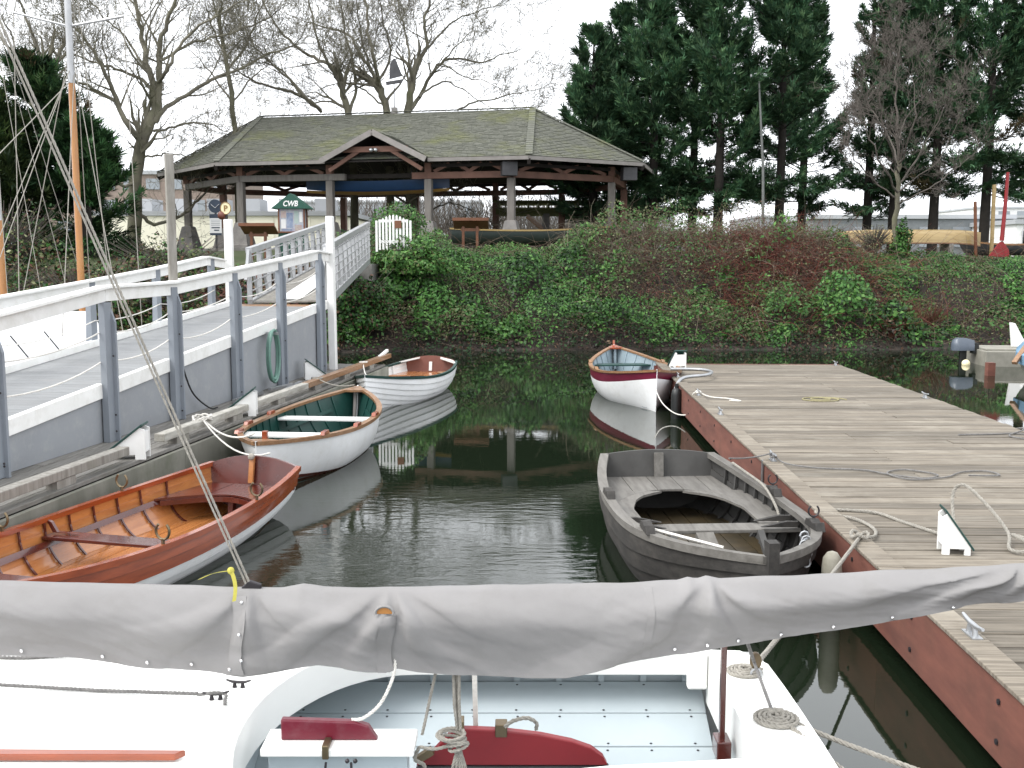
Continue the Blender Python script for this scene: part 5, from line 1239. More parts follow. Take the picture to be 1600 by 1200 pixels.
def sawhorse():
    root = thing('work_trestle', 'pale wooden trestle standing before the stored boat in the pavilion', 'trestle', (3.15,36.9,2.82))
    MB().box(-.65,.60,-.07,.07,.56,.66).build('top', M_trimw, root)
    for x in (-.55,.5):
        for y in (-.25,.25): MB().beam((x+.08*(1 if x > 0 else -1),y,0),(x,y*.2,.56),.06,.05).build('leg', M_trimw, root)
sawhorse()
o = thing('utility_cabinet', 'pale grey cabinet with a dark blue mark beside the pavilion pillar', 'cabinet', (-2.55,36.2,2.76))
MB().box(-.28,.28,-.2,.2,0,.62).build('body', M_bgrey, o, bevel=.01); MB().box(-.05,.05,-.206,-.2005,.1,.55).build('mark', M_signblue, o); MB().box(-.20,-.08,-.206,-.2005,.30,.36).build('mark', M_signblue, o)
def pergola():
    root = thing('pergola', 'moss green timber pergola beyond the pavilion', 'pergola', (2.0,50,2.8), w=True)
    for y in (49.4,51.6):
        MB().beam((-.75,y,4.72),(5.2,y,4.72),.12,.30).build('beam', M_moss, root)
        for x in (1.6,4.4): MB().beam((x,y,2.6),(x,y,4.6),.28,.28).build('post', M_stone, root); MB().beam((x-.9,y,4.55),(x-.1,y,3.9),.10,.12).build('brace', M_trimw, root)
    for i in range(13): MB().beam((-.6+i*.46,48.8,4.98),(-.6+i*.46,52.2,4.98),.07,.22).build('rafter', M_moss, root)
    for y in (48.9,49.9,50.9,51.9): MB().beam((-.9,y,5.14),(5.3,y,5.14),.05,.10).build('batten', M_moss, root)
pergola()
def gate():
    root = thing('picket_gate', 'white arched picket gate at the top of the gangway', 'gate', (-3.45,31.0,2.72))
    n = 9
    for i in range(n):
        x = -.45+i*.10; h = .92+.16*math.sin(math.pi*i/(n-1)); MB().prism([(x,0,.05),(x+.06,0,.05),(x+.06,0,h-.04),(x+.03,0,h),(x,0,h-.04)], (0,.025,0)).build('picket', M_white, root)
    for z in (.25,.85): MB().box(-.45,.41,.026,.06,z,z+.08).build('rail', M_white, root)
    MB().box(.02,.22,-.02,-.002,.68,.90).build('plaque', M_lectern, root)
    for x in (-.54,.45): MB().box(x,x+.06,-.03,.06,0,.9).build('post', M_white, root)
gate()
# canoe and poles, red oar, lamp post on the right
def canoe():
    root = thing('upturned_canoe', 'honey coloured wooden canoe lying upside down on the bank top', 'canoe', (13.45,36,2.92), R(-3))
    ts = np.linspace(-1,1,33)
    secs = [[(t*2.42,(.46*max(.02,1-abs(t)**2.8))*f, .58-.40*(abs(f)**2.6)-.10*abs(t)**5-(.06 if abs(f) == 1 else 0)) for f in (-1,-.93,-.75,-.45,0,.45,.75,.93,1)] for t in ts]
    MB().loft(secs, closed=False).build('hull', M_canoe, root, smooth=60)
    for s in (1,-1): MB().loft([[(t*2.42,s*.46*max(.02,1-abs(t)**2.8)+d, .12-.10*abs(t)**5+e) for d,e in ((-.015,-.02),(.015,-.02),(.015,.02),(-.015,.02))] for t in ts]).build('gunwale', M_trimw, root)
    for x in (-1.3,1.3): MB().box(x-.06,x+.06,-.5,.5,-.25,.10).build('support', M_oldwood, root)
canoe()
def post_thing(name, label, a, b, w, m, cat, group=None): o = MB().beam(a,b,w,w).build(name, m, bevel=.01); return tag(o, label, cat, group)
post_thing('timber_stake', 'short brown timber stake at the right end of the canoe', (15.62,35.6,2.5), (15.50,35.6,4.42), .085, M_lectern, 'stake', 'timber stakes by the canoe')
post_thing('timber_stake', 'taller brown timber stake between the canoe and the red oar', (16.0,35.3,2.5), (15.98,35.3,4.95), .10, M_canoe, 'stake', 'timber stakes by the canoe')
root = thing('giant_oar', 'tall bright red oar standing blade down beyond the canoe', 'oar', (16.0,34.6,2.6))
MB().tube([(.0,0,.5),(.05,0,1.6),(.08,0,2.70)], [.07,.06,.05], 10).build('shaft', M_redoar, root, smooth=60)
MB().prism([(-.40,-.03,0),(.28,-.03,-.05),(.24,-.03,.20),(.02,-.03,.50),(-.10,-.03,.42)], (0,.07,0)).build('blade', M_redoar, root, bevel=.01)
M_lampg = mat('lamp_post_grey', (.20,.21,.20), (.15,.16,.15), rough=.6, bump=.05)
root = thing('lamp_post', 'slender grey lamp post in front of the conifers', 'lamp post', (10.25,43.6,2.7))
MB().tube([(.1,0,0),(0,0,3.5),(-.28,0,7.2)], [.065,.055,.035], 10).build('pole', M_lampg, root, smooth=60)
for s in (-1,1): MB().beam((-.28+s*.05,0,7.22),(-.28+s*.32,0,7.16),.16,.12).build('lamp_head', M_bgrey, root, bevel=.02)
stored_boat('dark grey boat beyond the red oar at the right frame edge', (18.6,36.6,2.62), R(170), 3.0, 1.2, M_dkgrey, M_dkgrey, M_trimw, .40)
# covered sailing boat left of the ramp, with masts and rigging
def covered_boat():
    root = thing('covered_yacht', 'moored yacht under a white tarpaulin left of the ramp', 'yacht', (-7.53,11.3,0), R(84))
    L = 6.8; h = Hull(L, 2.3, (.75,.72,.95), draft=.3, tm=.45, tr=.7, pw=2.3, rake=.6, full=.55)
    boat(h, root, M_whitehull, M_white, nt=20); rails(h, root, M_varn, .05,.05); transom(h, root, M_whitehull)
    secs = []
    for t in np.linspace(.02,.86,18):
        b = h.half(t)+.04; z0 = h.shs(t)-.12; zr = 1.78-.35*abs(t-.45)**1.2; x = t*L; n_ = .04*math.sin(t*40)
        secs.append([(x,b,z0+n_),(x,b*1.0,z0+.16),(x,b*.52,lerp(z0,zr,.62)-.05+n_),(x,0.06,zr),(x,-.06,zr),(x,-b*.52,lerp(z0,zr,.62)-.05-n_),(x,-b,z0+.16),(x,-b,z0-n_)])
    cv = MB().loft(secs, closed=False).build('tarpaulin', M_tarp, root, smooth=70)
    for t in (.25,.38,.5): 
        for s in (1,-1):
            b = h.half(t)+.05; MB().tube([(t*L,s*b*.55,1.50),(t*L+.06,s*b,.80)], .010, 5).build('tie_strap', M_rubber, cv)
    mx = 5.7; MB().tube([(mx,0,.7),(mx,0,5.25)], [.056,.052], 12).build('mast', M_mast, root, smooth=60); MB().tube([(mx,0,5.25),(mx,0,9.4)], [.055,.04], 12).build('upper_mast', M_alu, root, smooth=60)
    MB().tube([(mx,-.9,6.25),(mx,0,6.12),(mx,.9,6.35)], .02, 6).build('spreader', M_alu, root)
    for a, b in (((mx,.9,6.35),(mx-.1,1.05,.8)),((mx,-.9,6.25),(mx-.1,-1.05,.8)),((mx,.05,5.6),(mx-.5,1.0,.8)),((mx,-.05,5.6),(mx-.5,-1.0,.8)),((mx,.0,5.3),(.4,.3,1.6)),((mx,0,9),(6.8,0,.9)),((mx,.06,9),(mx+.1,.08,1.3)),((mx,-.06,9),(mx+.12,-.09,1.3)),((mx,.05,5.4),(mx-2.2,.6,1.2)),((mx,-.05,5.4),(mx-1.6,-.5,1.1)),((mx,0,5.5),(mx-3.0,.1,1.6)),((mx,.9,6.35),(mx,.1,9)),((mx,-.9,6.25),(mx,-.1,9))):
        MB().tube([a,b], .007, 5, cap=False).build('stay', M_rope, root)
covered_boat()
root = thing('moored_sloop', 'second sloop further left showing only its varnished mast and stays', 'sailboat', (-9.6,16.6,0), R(84))
h = Hull(6.0, 2.1, (.7,.65,.9), draft=.3, tm=.45, tr=.7, pw=2.3, rake=.5); boat(h, root, M_whitehull, M_white, nt=14); rails(h, root, M_varn, .05,.05); transom(h, root, M_whitehull)
MB().tube([(2.7,-.02,.3),(2.7,0,3.2)], [.07,.06], 10).build('mast', M_mast, root, smooth=60); MB().tube([(2.7,0,3.2),(2.7,0,8.5)], [.055,.03], 10).build('topmast', M_alu, root, smooth=60)
for e in ((4.6,-.9),(2.5,-1.0),(.6,-.7),(3.6,-1.0),(1.4,-.9)): MB().tube([(2.7,0,7.5),(e[0],e[1],.75)], .006, 5, cap=False).build('stay', M_rope, root)
# outboard skiff and tarped boat at right edge
def skiff():
    root = thing('outboard_skiff', 'small flat skiff with a grey outboard motor moored by the bank', 'skiff', (11.15,25.2,0), R(-4))
    MB().loft([[(x,-b,z0),(x,b,z0),(x,b*1.02,.36),(x,-b*1.02,.36)] for x,b,z0 in ((0,.7,-.1),(1.5,.75,-.1),(2.6,.62,0),(3.2,.35,.15))]).build('hull', M_boatgrey, root, bevel=.02)
    MB().box(.05,2.6,-.6,.6,.365,.40).build('deck', M_boatgrey, root)
    MB().prism([(.85,-.02,.42),(1.35,-.02,.42),(1.1,-.02,.62),(.9,-.02,.98),(.78,-.02,1.0)], (0,.06,0)).build('fin', M_white, root); MB().box(1.1,1.75,-.2,.2,.42,.52).build('console', M_white, root, bevel=.03)
    mt = MB().loft([[(-.42+dx,y*w,z) for y,z in ((-1,.32),(1,.32),(1.06,.45),(.72,.45+.17*tp),(-.72,.45+.17*tp),(-1.06,.45))] for dx,w,tp in ((-.13,.06,.25),(-.09,.12,.7),(.0,.15,1),(.22,.155,.95),(.36,.13,.7),(.40,.08,.3))]).build('motor_cowl', M_motor, root, smooth=40)
    MB().box(-.36,-.20,-.05,.05,-.3,.32).build('motor_leg', M_rubber, root, bevel=.02); MB().box(-.08,.05,-.12,.12,.25,.5).build('clamp', M_rubber, root); MB().box(-.40,-.36,-.02,.02,.5,.54).build('decal', M_signwhite, mt)
    MB().ball((-.32,-.35,.03),.10,10,8).build('float_ball', M_signcream, root)
M_boatgrey = mat('weathered_boat_grey', (.42,.40,.34), (.30,.29,.24), rough=.7, bump=.15); M_motor = mat('outboard_grey', (.16,.19,.24), (.13,.16,.20), rough=.35, bump=.02)
skiff()
def tarped():
    root = thing('tarped_boat', 'grey lapstrake boat under a bright blue tarpaulin at the right edge', 'boat', (11.05,18.6,0), R(83))
    L = 4.6; h = Hull(L, 1.9, (.62,.58,.8), draft=.2, tm=.5, tr=.7, pw=2.4, rake=.4); boat(h, root, M_boatgrey, M_white, strakes=6, nt=18); transom(h, root, M_boatgrey)
    secs = []
    for t in np.linspace(.03,.93,14):
        b = h.half(t)+.05; z0 = h.shs(t); secs.append([(t*L,b,z0-.22),(t*L,b,z0-.02),(t*L,b*.5,z0+.22),(t*L,0,z0+.40),(t*L,-b*.5,z0+.22),(t*L,-b,z0-.02),(t*L,-b,z0-.22)])
    MB().loft(secs, closed=False).build('tarpaulin', M_tarpblue, root, smooth=60)
    MB().beam((L*.55,1.15,.40),(L*.75,.2,1.35),.10,.06).build('wooden_prop', M_trimw, root)
tarped()
o = MB().beam((10.35,22.6,-.4),(10.35,22.6,.28),.16,.16).build('stub_pile', M_redboard); tag(o, 'short rusty red pile standing in the water by the tarped boat', 'pile')

# ------------------------------------------------------------------ far buildings
M_farglass = mat('hazed_window_glass', (.36,.40,.44), (.42,.45,.48), rough=.3, bump=0)  # glass lightened in colour to stand in for haze over far windows
def building(label, x, y, w, d, h, m, floors=2, cols_=6, name='distant_building', wm=None, z=2.5, fill=.6):
    root = thing(name, label, 'building', (x,y,z)); MB().box(-w/2,w/2,0,d,0,h).build('walls', m, root); MB().box(-w/2-.2,w/2+.2,-.2,d+.2,h,h+.35).build('roof', M_bgrey, root)
    proto = None; ww = w/cols_; fh = h/floors
    for f in range(floors):
        for c in range(cols_):
            if proto is None: proto = MB().box(-ww*fill/2,ww*fill/2,-.08,.0,-fh*.25,fh*.25).build('window', wm or M_farglass, root); oo = proto
            else: oo = dup(proto, (0,0,0), root)
            oo.location = (-w/2+ww*(c+.5), -.003, fh*(f+.55))
    return root
root = thing('warehouse', 'long pale cream warehouse wall seen through the left of the pavilion', 'building', (-16,58,2.6))
for i in range(7): MB().box(-7+i*2.0,-7+i*2.0+1.985,0,.4,0,2.25).build('wall_panel', M_bwall, root)
MB().box(-7,7,.4,14,0,2.2).build('body', M_bwall, root); MB().box(-7.2,7.2,-.1,14.2,2.26,2.5).build('parapet', M_bgrey, root)
for i in range(6): MB().box(-6+i*2.1,-5+i*2.1,4,6,2.5,3.4).build('roof_unit', M_bgrey, root)
building('rust framed building rising above the cream warehouse', -34, 95, 18, 12, 7.5, M_terrpale := mat('pale_brick', (.45,.36,.30), (.36,.28,.24), rough=.9, bump=0), 4, 9)
building('pale low lakeside building right behind the pergola', 10, 150, 26, 15, 7, M_bgrey, 3, 12, fill=.7)
building('wide pale grey shed across the water behind the conifers', 62, 160, 50, 20, 6.2, M_bgrey, 2, 14)
building('white apartment block far beyond the canoe', 98, 190, 30, 18, 9, M_pale := mat('distant_white_wall', (.70,.70,.69), (.62,.62,.61), rough=.9, bump=0), 4, 9)
building('low dark roofed boathouse beyond the upturned canoe', 34, 90, 17, 10, 3.4, mat('boathouse_grey', (.30,.32,.33), (.25,.27,.28), rough=.9, bump=0), 1, 6)
building('white shed behind the red oar', 44, 82, 10, 8, 2.7, M_pale, 1, 4)
building('grey office block far beyond the gangway', -20, 170, 30, 15, 9, M_bgrey, 3, 10)
root = thing('red_hull', 'long red hull moored beyond the pavilion', 'ship', (8.5,105,2.4)); MB().loft([[(x,-1,0),(x,1,0),(x,1.2,1.5),(x,-1.2,1.5)] for x in (-5,5)]).build('hull', M_redoar, root); MB().box(-2,3,-.8,.8,1.5,3.4).build('cabin', M_pale, root)

# ------------------------------------------------------------------ trees
def cam_pt(u, v, d):
    """a point of the place at depth d seen along the photograph's ray (used to lay out limbs)"""
    F = 1640.; th = math.radians(6.78); x = (u-800)/F; y = (600-v)/F
    r = (x, math.cos(th)+y*math.sin(th), -math.sin(th)+y*math.cos(th)); t = d/r[1]
    return V((r[0]*t, d, 2.5+r[2]*t))
def bare_tree(label, limbs, depth, seed, name='bare_tree', r_trunk=.25, group='leafless trees', mtw=None, dens=1.0, gnarl=.22, levels=4, sub=1.0, zbase=None, tw=.0085, reach=1.0, rk=1.0):
    rg = random.Random(seed); mt = MB(); mc = MB()
    base = cam_pt(limbs[0][0][0], limbs[0][0][1], depth); base.z = terr(base.x, base.y) if zbase is None else zbase
    root = thing(name, label, 'tree', base, group=group, w=True)
    def grow(p, d, L_, r, lev):
        k = 5 if lev > 2 else 4 if lev == 2 else 3 if lev == 1 else 2; pts = [p.copy()]; rs = [r]
        for i in range(k):
            d = (d+V((rg.gauss(0,gnarl),rg.gauss(0,gnarl),rg.gauss(.045,gnarl*.8)))).normalized(); p = p+d*L_/k; pts.append(p.copy()); rs.append(max(tw*.55, r*(1-.72*(i+1)/k)))
        mc.tube(pts, rs, 5 if r > .06 else 4 if r > .04 else 3, cap=False)
        if lev <= 0: return
        n = max(2, int(round((3.4 if lev > 1 else 3.2)*dens+rg.uniform(-.8,.9))))
        for j in range(n):
            i = rg.randint(1,k) if j else k; q = pts[i]; dd = (pts[i]-pts[i-1]).normalized()
            ax = V((rg.gauss(0,1),rg.gauss(0,1),rg.gauss(0,1))).cross(dd)
            if ax.length < .01: continue
            nd = (Matrix.Rotation(R(rg.uniform(22,58)), 3, ax.normalized())@dd); nd = (nd+V((0,0,.12))).normalized()
            grow(q, nd, L_*rg.uniform(.5,.78)*sub, max(tw, rs[i]*rg.uniform(.55,.8)), lev-1)
    for li, (pts, r0, r1, *opt) in enumerate([(l[:-2], l[-2], l[-1]) for l in limbs]):
        P = []
        for q in pts:
            dd = q[2] if len(q) > 2 else 0; w_ = cam_pt(q[0], q[1], depth+dd); P.append(w_)
        if li == 0: P[0].z = base.z-.2
        P = spline(P, 4); n = len(P)
        P = [p+V((rg.gauss(0,.03),rg.gauss(0,.05),rg.gauss(0,.03))) if 0 < i < n-1 else p for i, p in enumerate(P)]
        rs = [rk*lerp(r0,r1,i/(n-1)) for i in range(n)]
        (mt if li == 0 else mc).tube(P, rs, 9 if r0 > .1 else 6, cap=False)
        st = 4 if li == 0 else 1
        L_tot = sum((P[i+1]-P[i]).length for i in range(n-1))
        for i in range(int(n*.30) if li else int(n*.75), n):
            for _ in range(1 if rg.random() < .62*dens else 0):
                d = (P[min(i+1,n-1)]-P[max(i-1,0)]).normalized(); ax = V((rg.gauss(0,1),rg.gauss(0,1),rg.gauss(0,1))).cross(d).normalized()
                nd = (Matrix.Rotation(R(rg.uniform(25,65)),3,ax)@d+V((0,0,.1))).normalized(); grow(P[i], nd, reach*min(2.6, L_tot*.34)*rg.uniform(.6,1.1), max(.012,rs[i]*.5), levels-1)
        d = (P[-1]-P[-2]).normalized(); grow(P[-1], d, reach*1.9*rg.uniform(.7,1.1), rs[-1], levels-1)
        grow(P[-1], (d+V((rg.gauss(0,.5),rg.gauss(0,.5),rg.gauss(.1,.3))))  .normalized(), reach*1.7, rs[-1]*.8, levels-1)
    mt.build('trunk', M_bark, root, smooth=70); mc.build('crown', mtw or M_barktw, root, smooth=70)
    return root
M_barktw = mat('mossy_branches', (.28,.26,.19), (.17,.155,.125), rough=.95, scale=1.5, bump=.2, stain=(.12,.14,.05), stain_scale=.8, stain_amt=.55)
# big tree left of the pavilion
bare_tree('large leafless forked tree with mossy trunk left of the pavilion', [
 [(207,400),(210,320),(215,260),(222,222),.30,.24],
 [(222,222),(236,190),(240,150),(232,110),(225,70,1),(215,25,1),(205,-30,1),.19,.06],
 [(222,222),(243,180),(250,130),(247,85),(258,45),(275,0),(285,-50),.17,.05],
 [(221,220),(200,195,-1),(183,160,-1),(170,125,-1.5),(152,90,-2),(132,60,-2),(100,30,-2),.13,.035],
 [(183,160,-1),(160,148,-1),(125,130,-2),(85,118,-2),(50,115,-2),.08,.03],
 [(238,140),(215,120,1),(180,108,1),(140,95,1),(100,80,1.5),.08,.025],
 [(243,190),(255,172),(290,150,1),(330,125,1),(370,108,1),(420,85,1),(460,70,1),.11,.03],
 [(246,130),(262,110,-1),(275,80,-1),(300,50,-1),(330,30,-2),(370,5,-2),.09,.03],
 [(250,95),(285,75,.5),(330,58,.5),(380,45,1),(430,20,1),.07,.025],
 [(240,205),(265,200,1),(298,192,1),(330,195,2),(352,205,2),.06,.02],
 [(233,115),(210,80,2),(190,50,2),(165,30,2),(140,0,2),.07,.02],
 [(213,285),(190,290,-1),(170,270,-1),(150,225,-1),(135,170,-1),(128,120,-1),.07,.02],
 [(226,245),(250,243),(275,240),(300,245),.05,.02],
 [(213,330),(240,350,.5),(275,340,.5),(300,325,.5),(320,300,1),(345,270,1),.09,.03],
 ], 45.0, 3, levels=5, dens=.9, tw=.008, rk=1.0, reach=1.15, gnarl=.15)
# trees behind the roof
bare_tree('spreading leafless tree rising behind the left half of the pavilion roof', [
 [(555,360),(552,250),(545,185),(535,140),.26,.18],
 [(535,140),(520,105),(490,90,1),(460,70,1),(430,40,1),(410,0,1),.13,.04],
 [(535,140),(525,120),(505,85,-1),(490,40,-1),(480,-20,-1),.12,.035],
 [(500,172),(470,150,1),(440,140,1),(400,128,1),(370,110,1),.12,.04],
 [(502,175),(480,155,-1),(455,125,-1),(430,105,-1),(400,75,-1),(380,40,-1),.10,.03],
 [(545,180),(555,140,1),(550,95,1),(540,50,1),(530,0,1),.11,.035],
 [(470,150),(445,115,2),(420,100,2),(395,95,2),.07,.02],
 ], 49.0, 11, levels=5, dens=1.02, tw=.008, rk=.78, gnarl=.16)
bare_tree('twin stemmed leafless tree behind the weather vane on the roof', [
 [(612,360),(608,240),(603,172),(592,135),.26,.20],
 [(592,135),(580,110),(560,80),(545,55,1),(520,45,1),(480,35,1),.13,.035],
 [(592,135),(585,95,-1),(575,50,-1),(572,0,-1),(560,-40,-1),.13,.04],
 [(590,130),(610,85,1),(600,40,1),(590,-20,1),.09,.03],
 [(580,108),(570,80,1),(562,40,1),(555,-10,1),.08,.03],
 [(600,165),(580,150,2),(560,135,2),(530,130,2),(500,140,2),.07,.02],
 [(586,100),(608,75,-1),(630,50,-1),.04,.015],
 ], 50.0, 19, levels=5, dens=1.0, tw=.008, rk=.78, gnarl=.16)
bare_tree('leaning leafless tree behind the middle of the roof ridge spreading right', [
 [(648,360),(642,240),(638,172),(645,130),.28,.20],
 [(645,130),(655,95),(668,70),(662,35),(672,0),(680,-40),.14,.05],
 [(640,172),(655,150,1),(672,120,1),(690,98,1),(715,92,1),(755,97,1),(785,85,1),.14,.03],
 [(645,130),(640,95,-1),(635,60,-1),(625,20,-1),(620,-20,-1),.08,.025],
 [(668,75),(690,50,1),(715,30,1),(745,18,1),(775,10,1),.07,.02],
 [(672,120),(700,85,-1),(720,65,-1),(738,45,-1),.06,.02],
 [(655,152),(685,130,2),(705,130,2),(730,145,2),(760,165,2),.07,.02],
 [(715,172),(740,160,1),(780,152,1),(815,145,1),(838,140,1),.07,.018],
 [(690,100),(725,120,0),(750,125,0),(780,138,0),.05,.018],
 ], 50.0, 23, levels=5, dens=.95, tw=.008, rk=.78, gnarl=.16)
bare_tree('fine twigged leafless tree far left behind the mast', [
 [(60,420),(62,300),(70,200),(75,120),.2,.14],
 [(75,120),(60,80),(45,40),(30,0),.09,.03],[(75,120),(95,80),(105,30),(110,-20),.09,.03],[(70,200),(45,160),(15,130),(-10,110),.08,.02],[(72,160),(50,120),(10,70),(-20,40),.08,.02],[(70,170),(40,110,1),(20,60,1),(0,20,1),.07,.02],[(75,140),(100,110,1),(130,70,1),.06,.02],
 ], 42.0, 29, levels=5, dens=1.0, tw=.007)
bare_tree('slim leafless tree between the forked tree and the pavilion roof', [
 [(372,360),(366,200),(355,110),(345,50),.14,.07],[(355,110),(385,70),(400,30),(420,-10),.06,.02],[(350,80),(330,40),(320,0),.05,.02],[(362,160),(335,120),(310,90),.05,.02],[(362,160),(395,120),(415,105),.05,.02],
 ], 46.0, 31, levels=5, dens=.95, tw=.007)
bare_tree('small leafless mossy tree standing behind the pavilion floor', [
 [(640,380),(640,340),(638,300),.16,.12],[(638,320),(610,300),(590,280),.07,.02],[(638,315),(665,300),(690,290),(720,300),.06,.02],[(640,345),(670,330),(700,318),(730,325),.05,.02],[(638,300),(630,270),.06,.03],
 ], 47.0, 37, levels=4, tw=.012)
bare_tree('dense twiggy grey tree standing before the dark conifers', [
 [(1398,395),(1400,340),(1403,300),(1405,250),.16,.11],
 [(1405,250),(1400,200),(1398,150),(1400,100),(1410,60),.08,.015],[(1405,260),(1385,210,1),(1375,160,1),(1380,110,1),.06,.015],[(1405,255),(1425,205,-1),(1430,160,-1),(1425,110,-1),.06,.015],
 [(1402,300),(1375,250,-1),(1355,205,-1),(1345,165,-1),.06,.015],[(1404,290),(1440,235,1),(1465,190,1),(1490,150,1),.06,.015],[(1402,310),(1365,280),(1335,250),(1325,215),.05,.012],[(1403,300),(1450,265),(1480,230),(1495,190),.05,.012],[(1403,320),(1440,300,-1),(1480,275,-1),(1510,250,-1),.05,.012],[(1404,270),(1410,200,2),(1440,150,2),(1445,110,2),.05,.012],[(1404,270),(1380,200,-2),(1360,170,-2),(1350,120,-2),.05,.012],
 ], 34.5, 41, mtw=M_twigp, levels=5, dens=.98, gnarl=.13, sub=.98, tw=.005, reach=.5, rk=.6)

def conifer(label, u, depth, vtop, spread, seed, vskirt=300, name='conifer_tree', group='dark conifers behind the pavilion', cols=None, nb=190, up=.85, dens=1.12, size=.36):
    rg = np.random.default_rng(seed); b = cam_pt(u, 400, depth); zb = terr(b.x,b.y); top = cam_pt(u, vtop, depth).z; sk = cam_pt(u, vskirt, depth).z
    root = thing(name, label, 'tree', (b.x,b.y,zb), group=group)
    Ht = top-zb; hs = max(.5, sk-zb)
    MB().tube([(0,0,-.2),(.05,0,Ht*.4),(.0,.05,Ht*.8),(0,0,Ht)], [.23,.17,.07,.015], 9).build('trunk', M_barkd, root, smooth=70)
    Cs, Ds, K, S = [], [], [], []; limbs = MB()
    pal = np.array(cols or [(.036,.084,.041),(.054,.112,.054),(.027,.066,.035),(.074,.132,.060)])
    for i in range(nb):
        f = rg.random()**.85; z = hs-.3+(Ht-hs+.2)*f; prof = (1-f)**.80*(.85+.15*min(1,f/.12))
        L_ = (spread*prof*rg.uniform(.55,1.0)+.3)*(1.35 if rg.random() < .2 else 1); a = rg.uniform(0,2*np.pi); e0 = rg.uniform(-.05,.42)+.45*f-(.45 if f < .15 else 0); n = 8
        p = np.array([0,0,z]); d = np.array([np.cos(a)*np.cos(e0),np.sin(a)*np.cos(e0),np.sin(e0)]); pts = [p]
        for j in range(n):
            d = d+np.array([0,0,up*(.02+.20*j/n)])+rg.normal(0,.05,3); d /= np.linalg.norm(d); p = p+d*L_/n; pts.append(p)
        pts = np.array(pts)
        if i % 2 == 0: limbs.tube([V(q) for q in pts[::2]], list(np.linspace(.035,.008,len(pts[::2]))), 3, cap=False)
        shade = rg.choice([.6,.8,1.0,1.25,1.55]); brown = rg.random() < .012
        side = unit(np.cross(d,[0,0,1])[None])[0]
        ns = int((5+5.5*L_)*dens)                       # flat side boughs, longest near the middle
        for q in range(ns+1):
            if q == ns: p0, dv, ll, s_ = pts[n//2], pts[n]-pts[n//2], 1.18*np.linalg.norm(pts[n]-pts[n//2]), .7
            else:
                s_ = rg.uniform(.18 if f < .7 else .05,.97); k = min(n-1,int(s_*n)); p0 = pts[k]+(pts[k+1]-pts[k])*(s_*n-k); bd = unit((pts[k+1]-pts[k])[None])[0]
                dv = bd*rg.uniform(.8,1.2)+side*rg.choice([-1,1])*rg.uniform(.2,.7)+np.array([0,0,rg.uniform(-.12,.40)]); ll = min(1.25,.25+L_*.45)*(1.05-.70*s_)*rg.uniform(.6,1.15)
            dv = dv/np.linalg.norm(dv); m = max(4,int(11*ll)+3); t = rg.random(m)
            w = .10*(1.05-t)[:,None]; C = p0+dv*(t*ll)[:,None]+rg.normal(0,1,(m,3))*w*np.array([1,1,.55])+np.array([0,0,1])*(t*t*ll*.18)[:,None]
            Dr = unit(dv+rg.normal(0,.42,(m,3))+np.array([0,0,.10]))
            c = pal[rg.integers(0,len(pal),m)]*rg.uniform(.7,1.3,(m,1))*shade
            if brown: c = c*.3+np.array([.10,.06,.035])*.7
            Cs.append(C); Ds.append(Dr); K.append(c); S.append(size*rg.uniform(.55,1.15,m))
    C = np.concatenate(Cs); Dn = np.concatenate(Ds); K = np.concatenate(K); S = np.concatenate(S); m = len(C)
    Sd = unit(np.cross(Dn, np.array([0,0,1.])+rg.normal(0,.35,(m,3)))); Nn = np.cross(Dn,Sd)
    vs = []                                             # each spray: two narrow blades
    for w_, ang in ((.085,.20),(.075,-.28)):
        d2 = Dn*np.cos(ang)+Sd*np.sin(ang); s2 = np.cross(Nn,d2); l = S
        vs.append(np.stack([C, C+d2*(l*.5)[:,None]+s2*(l*w_)[:,None], C+d2*l[:,None]+Nn*(l*.08)[:,None], C+d2*(l*.5)[:,None]-s2*(l*w_)[:,None]],1))
    v = np.concatenate(vs,0).reshape(-1,3); fast_mesh('crown', v, np.arange(len(v)).reshape(-1,4), M_needle, root, np.repeat(np.concatenate([K]*2),4,0))
    tag(limbs.build('limbs', M_barkd, root), kind='stuff')
    return root
CON = [(925,47,45,2.3,325,'leftmost conifer of the dark row, beside the right end of the roof'),(968,50,15,2.9,325,'pointed conifer just right of the roof end, second of the row'),(1018,47,-45,3.1,322,'tall dense conifer above the bramble mound, third of the row'),
 (1080,51,-110,3.2,318,'conifer behind the third, its top beyond the frame'),(1120,46,-120,3.1,318,'tall conifer left of the lamp post'),(1215,46.5,-90,3.1,312,'tall conifer directly right of the lamp post'),(1250,52,-60,2.4,318,'conifer standing left of the bright sky gap'),
 (1352,50,-100,1.7,335,'slim open conifer right of the bright sky gap'),(1392,49,-90,2.9,308,'conifer hidden behind the twiggy grey tree'),(1455,47,-140,3.3,298,'broad conifer right of the twiggy grey tree'),(1535,46,-150,3.4,296,'tall conifer behind the stakes and red oar'),(1605,47,-130,3.2,290,'conifer at the right frame edge')]
for i, (u, d, vt, sp, vs_, lb) in enumerate(CON): conifer(lb, u, d, vt, sp, 100+i, vs_, nb=58 if i == 7 else 142)
conifer('broad dark conifer behind the rigging at far left', 70, 36, 95, 2.9, 201, 380, group='dark conifers at left', cols=[(.020,.050,.018),(.032,.072,.022),(.014,.035,.015),(.05,.08,.03)], nb=125, up=.35)
conifer('bushy conifer below the forked tree at left', 135, 34, 195, 1.9, 202, 385, group='dark conifers at left', cols=[(.026,.068,.024),(.04,.09,.03),(.018,.045,.018)], nb=95, up=.3)
conifer('conifer at the left frame edge behind the sloop mast', 0, 33, 160, 2.2, 203, 400, group='dark conifers at left', cols=[(.030,.055,.016),(.05,.075,.022),(.02,.04,.015)], nb=95, up=.3)
